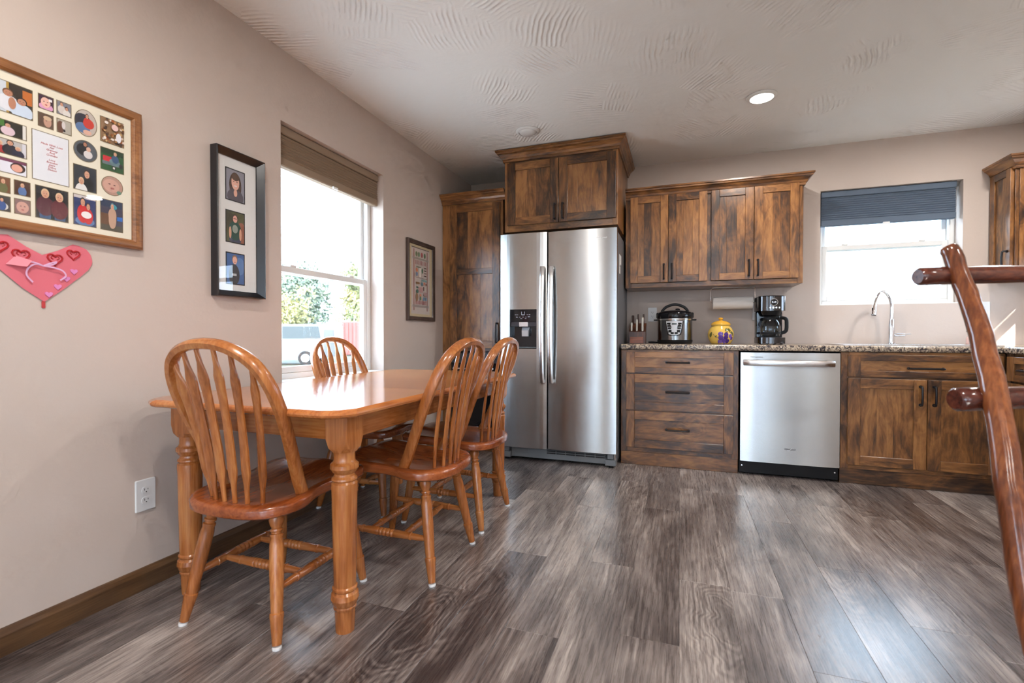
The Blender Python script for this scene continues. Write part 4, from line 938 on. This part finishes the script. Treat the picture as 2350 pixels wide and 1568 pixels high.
# knife block: leaning wooden block with slots, drawer-like front plate
bx0, bx1 = -.395, -.262
r = thing('knife_block', 'dark wooden knife block at the left end of the counter', 'knife block', (-.328, 4.10, CT))
side = [(4.020, CT), (4.135, CT), (4.150, CT+.165), (4.140, CT+.168), (4.035, CT+.098), (4.022, CT+.095)]
build('block', MB().ring([[(bx0, y, z) for y, z in side], [(bx1, y, z) for y, z in side]]), BLOCK, r)
build('front_plate', MB().box(bx0+.010, bx1-.016, 4.012, 4.022, CT+.004, CT+.054, .002), oak('block_plate', 'x', rgb(176, 104, 60), rgb(140, 76, 44), rgb(110, 56, 32), .4), r, label='lighter reddish wooden plate')
def knife(label, x, y, z, L, rad, mat, lean=.42, clear=False):
    k = thing('kitchen_knife', label, 'knife', (x, y, z), 'knives in the block')
    dy, dz = -math.sin(lean)*.55, math.cos(lean)
    P = lambda t: (x, y+dy*t, z+dz*t)
    build('blade', MB().sweep([P(-.05), P(-.02), P(.004)], (1, 0, 0), .009, .0012), STEELH, k)
    build('handle', MB().sweep([P(.0), P(.01), P(L*.5), P(L*.85), P(L)], (1, 0, 0), [rad*.8, rad, rad*.92, rad*1.1, rad*.9], [rad*.65, rad*.8, rad*.75, rad*.9, rad*.7]), mat, k, True)
    for t in (.25, .75): build('rivet', MB().tube([(x-rad*.78, P(L*t)[1], P(L*t)[2]), (x+rad*.78, P(L*t)[1], P(L*t)[2])], .002, 8), STEELH, k)
KW = plain('dark_handle', rgb(58, 36, 28), .4); KC = plain('clear_ivory_handle', rgb(206, 202, 192), .18)
knife('thick dark-handled knife, leftmost in the block', -.370, 4.125, CT+.158, .078, .012, KW, .2)
knife('dark-handled knife in the middle of the block', -.328, 4.125, CT+.158, .088, .0075, KW, .2)
knife('dark-handled knife, rightmost in the back row of the block', -.284, 4.125, CT+.158, .088, .0075, KW, .2)
knife('short pale-handled knife at the left front of the block', -.374, 4.040, CT+.103, .070, .0085, KC, .12)
knife('pale-handled knife at the middle front of the block', -.332, 4.040, CT+.103, .095, .009, KC, .12)
knife('longest pale-handled knife at the right front of the block', -.287, 4.040, CT+.103, .112, .0105, KC, .12)

# pressure cooker
px, py = -.037, 4.075
r = thing('pressure_cooker', 'black and steel electric pressure cooker with keypad on the counter', 'pressure cooker', (px, py, CT))
R0 = .135
build('base', MB().lathe([(R0*.93, CT), (R0*.96, CT+.006), (R0*1.0, CT+.018), (R0*1.0, CT+.030)], 40, (px, py, 0)), BLACKM, r, True)
build('housing', MB().lathe([(R0*.985, CT+.030), (R0*.985, CT+.198)], 48, (px, py, 0)), steelmat('cooker_steel', (.26, .26, .26), .22, (1, 1, .02), .5), r, True)
ld_ = build('lid', MB().lathe([(R0*1.0, CT+.198), (R0*1.03, CT+.204), (R0*1.03, CT+.240), (R0*.98, CT+.250), (R0*.7, CT+.262), (R0*.3, CT+.270), (.001, CT+.271)], 40, (px, py, 0)), BLACKG, r, True)
build('rim_band', MB().lathe([(R0*1.0, CT+.188), (R0*1.005, CT+.190), (R0*1.005, CT+.199), (R0*.99, CT+.200)], 40, (px, py, 0)), STEELH, r, True)
hp = crv([(px-.098, py, CT+.238), (px-.097, py, CT+.262), (px-.070, py, CT+.294), (px-.020, py, CT+.314), (px+.020, py, CT+.314), (px+.070, py, CT+.294), (px+.097, py, CT+.262), (px+.098, py, CT+.238)], 4)
build('handle', MB().sweep(hp, (0, 1, 0), .0105, .020), BLACKM, ld_, True, label='arched black lid handle')
build('steam_valve', MB().lathe([(.018, CT+.262), (.018, CT+.278), (.012, CT+.284), (.001, CT+.285)], 14, (px+.022, py+.01, 0)), BLACKM, ld_, True)
for s in (-1, 1):
    build('side_handle', MB().box(px+s*R0*.98, px+s*(R0+.028), py-.03, py+.03, CT+.186, CT+.196, .003), BLACKM, r)
    build('lid_latch', MB().box(px+s*R0*.90, px+s*R0*1.05, py-.022, py+.022, CT+.205, CT+.250, .004), BLACKM, ld_)
def on_cyl(u, z, rad, ang0=-.0): a = u/R0+ang0; return (px+rad*math.sin(a), py-rad*math.cos(a), z)
A0 = -.02
def cyl_poly(mb, poly, rad):
    f = [on_cyl(u, CT+z, rad, A0) for u, z in poly]; b_ = [on_cyl(u, CT+z, R0*.97, A0) for u, z in poly]
    mb.ring([f, b_], caps=False); c = (sum(u for u, z in poly)/len(poly), sum(z for u, z in poly)/len(poly)); n = len(poly)
    mb.add(f+[on_cyl(c[0], CT+c[1], rad, A0)], [(i, (i+1) % n, n) for i in range(n)]); return mb
def dense(poly, n=4):
    out = []
    for i, (a, b) in enumerate(poly):
        c, d = poly[(i+1) % len(poly)]
        out += [(a+(c-a)*k/n, b+(d-b)*k/n) for k in range(n)]
    return out
kp = build('control_panel', cyl_poly(MB(), dense([(-.074, .180), (.074, .180), (.066, .13), (.052, .072), (.030, .062), (-.030, .062), (-.052, .072), (-.066, .13)]), R0*1.000), BLACKG, r, True)
build('keypad', cyl_poly(MB(), dense([(-.064, .178), (.064, .178), (.050, .110), (.040, .076), (.018, .070), (-.018, .070), (-.040, .076), (-.050, .110)]), R0*1.006), plain('keypad_silver', rgb(206, 208, 214), .35), kp, True)
for u0, u1, z0, z1, o_ in [(-.056, -.028, .152, .166, 0), (-.053, -.026, .134, .147, 0), (-.049, -.024, .116, .129, 0), (-.044, -.020, .090, .110, 0), (.028, .056, .152, .166, 0), (.026, .053, .134, .147, 0), (.024, .049, .116, .129, 0), (.020, .044, .090, .110, 0), (-.026, -.003, .076, .092, 0), (.003, .026, .076, .092, 0)]:
    build('button', cyl_poly(MB(), dense([(u0, z0), (u1, z0), (u1, z1), (u0, z1)], 2), R0*1.012), BLACKM, kp, True)
build('display', cyl_poly(MB(), dense([(-.018, .150), (.018, .150), (.018, .163), (-.018, .163)], 3), R0*1.012), plain('lcd_grey', rgb(70, 74, 72), .3), kp, True)
cd_ = crv([(px-.10, py+.09, CT+.012), (px-.14, py+.06, CT+.008), (px-.175, py+.02, CT+.007), (px-.205, py+.05, CT+.010), (px-.185, py+.09, CT+.012), (px-.15, py+.08, CT+.009), (px-.125, py+.05, CT+.007)], 6)
build('power_cord', MB().tube(cd_, .0055, 8), BLACKM, r, True)

# yellow cookie jar
jx, jy = .306, 4.09
r = thing('cookie_jar', 'yellow ceramic jar with painted purple grapes', 'jar', (jx, jy, CT))
YEL = plain('yellow_glaze', rgb(228, 188, 92), .12); 
JP = [(.062, 0), (.072, .004), (.084, .025), (.094, .055), (.096, .075), (.092, .098), (.080, .122), (.068, .136), (.066, .141), (.073, .150), (.072, .153), (.066, .153)]
build('jar_body', MB().lathe([(a, CT+b) for a, b in JP], 40, (jx, jy, 0)), YEL, r, True)
lid = build('lid', MB().lathe([(.071, CT+.1535), (.070, CT+.158), (.055, CT+.172), (.030, CT+.181), (.013, CT+.184), (.011, CT+.188), (.018, CT+.196), (.018, CT+.202), (.010, CT+.207), (.001, CT+.208)], 32, (jx, jy, 0)), plain('yellow_glaze_lid', rgb(224, 168, 58), .12), r, True)
def jr(z):
    for (a, b), (c, d) in zip(JP, JP[1:]):
        if b <= z <= d: return a+(c-a)*(z-b)/max(d-b, 1e-6)
    return .09
def jar_pt(u, z, e): a = u/.095-.02; q_ = jr(z)+e; return (jx+q_*math.sin(a), jy-q_*math.cos(a), CT+z)
def decal(name, cu, cz, ru, rz, mat, rot=0, leaf=False, e=.0012):
    ring = []
    for i in range(16):
        t = 2*PI*i/16; a, b = ru*math.cos(t), rz*math.sin(t)
        if leaf: b *= (1-abs(math.cos(t))**3*.6)
        ring.append(jar_pt(cu+a*math.cos(rot)-b*math.sin(rot), max(.001, cz+a*math.sin(rot)+b*math.cos(rot)), e*.3))
    mb = MB(); mb.add(ring+[jar_pt(cu, cz, e)], [(i, (i+1) % 16, 16) for i in range(16)]); build(name, mb, mat, r, True)
PUR = [plain('grape_%d' % i, rgb(*c), .15) for i, c in enumerate([(92, 62, 150), (70, 40, 120), (120, 92, 176)])]
for i, (u, z, s) in enumerate([(-.006, .078, .019), (.035, .074, .017), (.070, .062, .016), (-.004, .048, .020), (.034, .050, .018), (-.012, .017, .019), (.020, .026, .018), (.052, .022, .018), (.026, .008, .010), (.088, .042, .014)]): decal('painted_grape', u, z, s, s*.95, PUR[i % 3], e=.003)
OLV = plain('olive_leaf', rgb(96, 98, 52), .2)
for u, z, a, b, ro in [(.040, .104, .022, .013, 1.3), (.068, .104, .024, .012, 2.1), (.092, .082, .022, .011, 2.2), (-.086, .072, .024, .013, 1.1), (-.040, .060, .010, .006, .9)]: decal('painted_leaf', u, z, a, b, OLV, ro, True)
build('painted_tendril', MB().tube([jar_pt(u, z, .0008) for u, z in [(-.060, .078), (-.055, .066), (-.046, .056), (-.036, .050), (-.028, .052), (-.024, .058)]], .0014, 6), plain('vine', rgb(52, 40, 22), .4), r, True)

# coffee maker
kx, ky = .647, 4.08
r = thing('coffee_maker', 'black and dark chrome drip coffee maker on the counter', 'coffee maker', (kx, ky, CT))
W2 = .092
def dshape(hw, y0, y1, n=10): # rounded front (towards -y), square back
    out = [(-hw, y1), (-hw, y0+.05)]
    out += [(hw*math.cos(PI+PI*i/n), y0+.05+.05*math.sin(PI+PI*i/n)) for i in range(1, n)]
    return [(kx+a, ky+b) for a, b in out+[(hw, y0+.05), (hw, y1)]]
DKCH = plain('dark_chrome', (.085, .08, .08), .14, 1.0)
build('base', MB().ring([[(a, b, z) for a, b in dshape(W2, -.13, .10)] for z in (CT+.006, CT+.052)]), DKCH, r, True, angle=30)
build('warming_plate', MB().lathe([(.068, CT+.052), (.068, CT+.056), (.001, CT+.057)], 28, (kx, ky-.055, 0)), BLACKM, r, True)
build('column', MB().box(kx-W2*.98, kx+W2*.98, ky+.025, ky+.10, CT+.050, CT+.25, .006), BLACKG, r)
hd = build('brew_head', MB().ring([[(a, b, z) for a, b in dshape(W2, -.125, .10)] for z in (CT+.250, CT+.352)]), DKCH, r, True, angle=30)
build('top_cap', MB().ring([[(a, b, z) for a, b in dshape(W2*1.0, -.125, .10)] for z in (CT+.352, CT+.358)]+[[(kx+(a-kx)*.9, ky+(b-ky)*.9, CT+.363) for a, b in dshape(W2, -.125, .10)]]), BLACKG, hd, True, angle=30)
build('filter_basket', MB().lathe([(.035, CT+.214), (.055, CT+.218), (.068, CT+.250)], 24, (kx, ky-.05, 0)), BLACKM, r, True)
dsp = build('clock_display', MB().tube([(kx+.008, ky-.118, CT+.312), (kx+.008, ky-.1295, CT+.312)], .024, 28), BLACKG, hd, True)
bez = [(kx+.008+.0245*math.cos(2*PI*i/28), ky-.1295, CT+.312+.0245*math.sin(2*PI*i/28)) for i in range(29)]
build('bezel', MB().tube(bez, .0022, 8), STEELH, dsp, True)
text('clock_digits', '5:14', .0165, emit('clock_glow', (.75, .85, 1), 1.2), dsp, (kx+.008, ky-.1300, CT+.312), '-Y')
for i in range(5): build('button', MB().tube([(kx-.036+.020*i, ky-.112+abs(i-2)*.006, CT+.272), (kx-.036+.020*i, ky-.131+abs(i-2)*.006, CT+.272)], .0062 if i != 2 else .0075, 14), STEELH, hd, True)
for xx in (-.07, -.025, .025, .07): build('foot', MB().tube([(kx+xx, ky-.07+abs(xx)*.3, CT), (kx+xx, ky-.07+abs(xx)*.3, CT+.008)], .010, 10), BLACKM, r, True)
cf = thing('glass_carafe', 'glass coffee carafe with black handle in the coffee maker', 'carafe', (kx-.002, ky-.055, CT+.058))
build('glass_body', MB().lathe([(.050, CT+.058), (.062, CT+.062), (.068, CT+.085), (.068, CT+.130), (.062, CT+.160), (.050, CT+.180), (.046, CT+.186)], 32, (kx-.004, ky-.055, 0)), CGLASS, cf, True)
build('lid', MB().lathe([(.049, CT+.184), (.050, CT+.196), (.040, CT+.204), (.001, CT+.206)], 28, (kx-.004, ky-.055, 0)), BLACKM, cf, True)
build('band', MB().lathe([(.0685, CT+.078), (.0695, CT+.080), (.0695, CT+.090), (.0685, CT+.092)], 32, (kx-.004, ky-.055, 0)), BLACKM, cf, True)
hpts = crv([(kx+.030, ky-.100, CT+.196), (kx+.060, ky-.125, CT+.196), (kx+.084, ky-.140, CT+.186), (kx+.088, ky-.142, CT+.15), (kx+.084, ky-.140, CT+.10), (kx+.058, ky-.120, CT+.084)], 5)
build('handle', MB().sweep(hpts, (.6, -.5, 0), .008, .012), BLACKM, cf, True)

# paper towel holder under the wall cabinet
r = thing('paper_towel_holder', 'thin chrome wire paper towel holder under the wall cabinet', 'holder', (.39, 4.14, 1.366))
w0 = [(.47, 4.14, 1.3625), (.25, 4.14, 1.3625), (.238, 4.14, 1.355), (.234, 4.14, 1.33), (.234, 4.14, 1.265), (.238, 4.14, 1.245), (.250, 4.14, 1.2375), (.545, 4.14, 1.2375), (.552, 4.14, 1.245), (.553, 4.14, 1.29), (.553, 4.14, 1.355), (.545, 4.14, 1.3625), (.47, 4.14, 1.3625)]
build('wire', MB().tube(w0, .0028, 8), CHROME, r, True)
r = thing('paper_towel_roll', 'white paper towel roll hanging under the wall cabinet', 'paper towel', (.39, 4.14, 1.19))
RR = .0475; n = 36
rings = [[(xx, 4.14+q_*math.sin(2*PI*i/n), 1.2375+q_*math.cos(2*PI*i/n)) for i in range(n)] for xx, q_ in [(.249, .012), (.249, RR), (.535, RR), (.535, .012)]]
build('roll', MB().ring(rings, caps=False, closed=True), PAPER, r, True)
rows = []; m = 24
for j in range(9):
    t = j/8; row_ = []
    for i in range(m+1):
        u = i/m; hem = .72+.22*math.exp(-((u-.66)/.13)**2)*-1
        a = -.15-(1.75*hem)*t
        q_ = RR+.002+.004*t+.003*t*max(0, math.sin(u*9))
        row_.append((.250+.284*u, 4.14+q_*math.sin(a), 1.2375+q_*math.cos(a)))
    rows.append(row_)
mb = MB(); vs_ = [p for rw in rows for p in rw]; fs_ = [(j*(m+1)+i, j*(m+1)+i+1, (j+1)*(m+1)+i+1, (j+1)*(m+1)+i) for j in range(8) for i in range(m)]
mb.add(vs_, fs_); build('loose_sheet', mb, PAPER, r, True)

# soap bottle and hanging ornament by the sink
r = thing('soap_bottle', 'small clear soap bottle with pump beside the sink', 'bottle', (1.925, 4.22, CT))
build('bottle', MB().lathe([(.022, CT), (.024, CT+.004), (.024, CT+.045), (.018, CT+.058), (.010, CT+.062), (.010, CT+.070)], 20, (1.925, 4.22, 0)), plain('pink_clear_plastic', rgb(226, 190, 180), .15), r, True)
pmp = build('pump', MB().lathe([(.012, CT+.070), (.012, CT+.082), (.005, CT+.084), (.005, CT+.098), (.009, CT+.099), (.009, CT+.104), (.001, CT+.105)], 14, (1.925, 4.22, 0)), plain('dark_pump', rgb(70, 34, 40), .35), r, True)
build('spout', MB().tube([(1.925, 4.22, CT+.101), (1.898, 4.205, CT+.099), (1.895, 4.203, CT+.094)], .0032, 8), plain('dark_pump_2', rgb(70, 34, 40), .35), pmp, True)
r = thing('hanging_ornament', 'small gold and glass ornament hanging right of the sink window', 'ornament', (1.968, YB-.014, 1.30))
build('hook', MB().tube([(1.968, YB-.001, 1.356), (1.968, YB-.014, 1.358), (1.968, YB-.016, 1.348)], .0018, 8), plain('gold', (.75, .48, .14), .2, 1.0), r, True)
build('glass_bead', MB().ell(1.968, YB-.016, 1.340, .012, .010, .009), plain('bead_glass', rgb(206, 220, 232), .05, .3), r, True)
build('gold_bead', MB().ell(1.972, YB-.016, 1.322, .010, .009, .010), plain('gold_2', (.80, .62, .30), .2, 1.0), r, True)
build('amber_drop', MB().ell(1.976, YB-.015, 1.303, .007, .007, .011), plain('amber', rgb(206, 128, 40), .1), r, True)

# ------------------------------------------------------------------ rustic log ladder rack in the right foreground
# the rack stands turned about 19 degrees to the room; its own depth and width axes in room coordinates:
RACK_D, RACK_W = Vector((-.3318, .9434, 0)), Vector((.9434, .3318, 0))
def cw(d, rr, z): p = RACK_D*d+RACK_W*rr; return (p.x, p.y, z)
r = thing('log_ladder_rack', 'glossy reddish-brown peeled log ladder rack at the right edge, closest to the viewer', 'rack', cw(.9, 1.3, 0))
def wob(pts, rad, seed, n=4, amp=.0025):
    rn = random.Random(seed); P = crv(pts, n); m_ = len(P)
    R = []
    for i in range(m_):
        t = i/(m_-1)*(len(rad)-1); k = min(int(t), len(rad)-2); R.append((rad[k]+(rad[k+1]-rad[k])*(t-k))*(1+rn.uniform(-.035, .035)))
    P = [Vector(p)+Vector((rn.uniform(-1, 1), rn.uniform(-1, 1), 0))*amp*.5 for p in P]
    a0, a1 = P[0]-(P[1]-P[0]).normalized()*.006, P[-1]+(P[-1]-P[-2]).normalized()*.006
    return MB().tube([a0]+P+[a1], [R[0]*.8]+R+[R[-1]*.8], 16)
post = [(.80, 1.045, .004), (.86, 1.034, .18), (.93, 1.024, .42), (.985, 1.041, .62), (1.05, 1.070, .835), (1.115, 1.084, 1.02), (1.150, 1.080, 1.125), (1.172, 1.074, 1.192)]
build('post', wob([cw(*p) for p in post], [.027, .027, .026, .025, .0235, .021, .0200, .0190], 3), LOG, r, True)
build('post', wob([cw(d, rr+.56, z) for d, rr, z in post], [.027, .027, .026, .025, .0235, .021, .0200, .0190], 4), LOG, r, True)
for z, d, s0, s1, rad, off in [(.250, .885, .885, 1.68, .027, .03), (.834, 1.085, 1.015, 1.76, .0265, .0), (1.125, 1.175, 1.005, 1.76, .0215, .0)]:
    build('rung', wob([cw(d+off*(1-k), s0+(s1-s0)*k, z+.008*k+.004*math.sin(5*k)) for k in (0, .2, .45, .7, 1)], [rad*1.02, rad, rad*.98, rad, rad], int(z*100)), LOGX, r, True)

# ------------------------------------------------------------------ outside
GROUND = NT('dry_grass'); tcg = GROUND.n('TexCoord').outputs['Object']
GROUND.P(Base_Color=GROUND.ramp(GROUND.noise(tcg, .9, 6, .7), [(.35, rgb(46, 52, 40)), (.65, rgb(70, 70, 54))]), Roughness=.9)
tag(build('ground', MB().box(-90, 60, -60, 90, -.75, -.45), GROUND.m), 'grass yard outside the windows', 'ground', kind='structure')
tag(build('reflector', MB().box(-6.5, XW-TW, -4.5, 8.0, -.45, -.42), plain('bounce_pale', rgb(216, 212, 204), .8)), 'unseen pale patio slab outside the left window', 'reflector', kind='structure')  # added below the sill, out of view, to throw daylight onto the ceiling
def leafmat(name, a, b):
    t = NT(name); oi = t.n('TexCoord').outputs['Object']; return t.P(Base_Color=t.ramp(t.noise(oi, 1.3, 4, .7), [(.35, a), (.65, b)]), Roughness=.7)
LEAF = [leafmat('leaf_a', rgb(64, 76, 52), rgb(124, 130, 84)), leafmat('leaf_b', rgb(60, 74, 66), rgb(108, 120, 100)), leafmat('leaf_c', rgb(98, 98, 62), rgb(154, 148, 98))]
BARK = plain('bark', rgb(84, 70, 58), .9)
def tree(x, y, h, rw, kind, label, n=3000):
    t = thing('yard_tree', label, 'tree', (x, y, -.45), 'trees beyond the left window')
    rn = random.Random(int(x*31+y*17))
    build('trunk', MB().tube([(x, y, -.45), (x+.1, y, h*.3), (x, y+.1, h*.7)], [h*.03, h*.022, h*.01], 8), BARK, t, True)
    blobs = [(rn.uniform(-.55, .55)*rw, rn.uniform(-.55, .55)*rw, rn.uniform(.18, .85)*h, rn.uniform(.35, .6)*rw) for _ in range(16)]
    mb = MB()
    for i in range(n):
        bx, by, bz, br = rn.choice(blobs)
        v = Vector((rn.gauss(0, 1), rn.gauss(0, 1), rn.gauss(0, 1))).normalized()*br*rn.uniform(.6, 1.0)
        p = Vector((x+bx, y+by, bz))+v; s = rn.uniform(.12, .28)*rw*.27
        a = Vector((rn.gauss(0, 1), rn.gauss(0, 1), rn.gauss(0, 1))).normalized(); b = a.cross(v).normalized()
        mb.add([p-a*s, p+b*s*.5, p+a*s, p-b*s*.5], [(0, 1, 2, 3)])
    build('foliage', mb, LEAF[kind], t, recalc=False)
for i, (x, y, h, rw, kd) in enumerate([(-24.5, 35, 7.5, 3.2, 0), (-32, 34.5, 8, 3.2, 1), (-31, 43, 9, 3.2, 2), (-39.5, 42, 9, 3.2, 1), (-38.5, 50.5, 11, 3.4, 2), (-47.5, 49, 11, 3.4, 0), (-27.5, 27.5, 5.5, 2.2, 2)]):
    tree(x, y, h, rw, kd, ['green yard tree nearest the container, seen through the left window', 'bluish green yard tree at the left, seen through the window', 'yellow-green yard tree behind the nearest one outside', 'bluish green yard tree in the second row outside', 'yellow-green tree in the back row outside', 'green tree farthest away in the yard', 'low yellow-green tree just left of the container outside'][i])
# shipping container
cxx, cyy = -19.5, 28.0
r = thing('shipping_container', 'faded red storage container with door bars, outside the left window', 'container', (cxx, cyy, -.45))
REDC = plain('faded_red', rgb(132, 66, 62), .6)
build('box', MB().box(cxx-3.2, cxx+3.2, cyy, cyy+2.6, -.40, 1.95, .03), REDC, r)
for i in range(20): build('rib', MB().box(cxx-3.1+.32*i, cxx-2.94+.32*i, cyy-.05, cyy, -.30, 1.85, .01), REDC, r)
for xx in (-1.6, -.3, 1.0): build('lock_bar', MB().tube([(cxx+xx, cyy-.09, -.35), (cxx+xx, cyy-.09, 1.9)], .05, 8), WHITEP, r, True)
# parked van
r = thing('parked_van', 'pale van parked outside the left window', 'van')
M_ = [(-2.3, .35), (-2.3, 1.0), (-2.1, 1.15), (-1.3, 1.25), (-.7, 1.95), (2.2, 1.98), (2.35, 1.7), (2.35, .35)]
build('body', MB().ring([[(u, yv, v) for u, v in M_] for yv in (-.95, .95)]), plain('van_white', rgb(84, 88, 92), .5), r)
VG = plain('van_glass', rgb(38, 48, 52), .5)
for s in (-.96, .94): build('side_window', MB().prism([(-1.15, 1.28), (-.66, 1.85), (.35, 1.85), (.35, 1.28)], s, s+.02), VG, r); build('side_window', MB().prism([(.45, 1.28), (.45, 1.85), (2.1, 1.85), (2.2, 1.28)], s, s+.02), VG, r)
build('windscreen', MB().ring([[(-1.27, yv, 1.30) for yv in (-.8, .8)]+[(-.76, yv, 1.90) for yv in (.8, -.8)], [(-1.29, yv, 1.32) for yv in (-.8, .8)]+[(-.78, yv, 1.92) for yv in (.8, -.8)]]), VG, r)
for xx in (-1.5, 1.5):
    for s in (-.98, .78):
        wl = build('wheel', MB().tube([(xx, s, .34), (xx, s+.2, .34)], .34, 20), BLACKM, r, True); build('hub_cap', MB().tube([(xx, s-.01, .34), (xx, s+.21, .34)], .2, 16), STEELH, wl, True)
place(r, (-18.6, 18.4, -.45), math.radians(25))
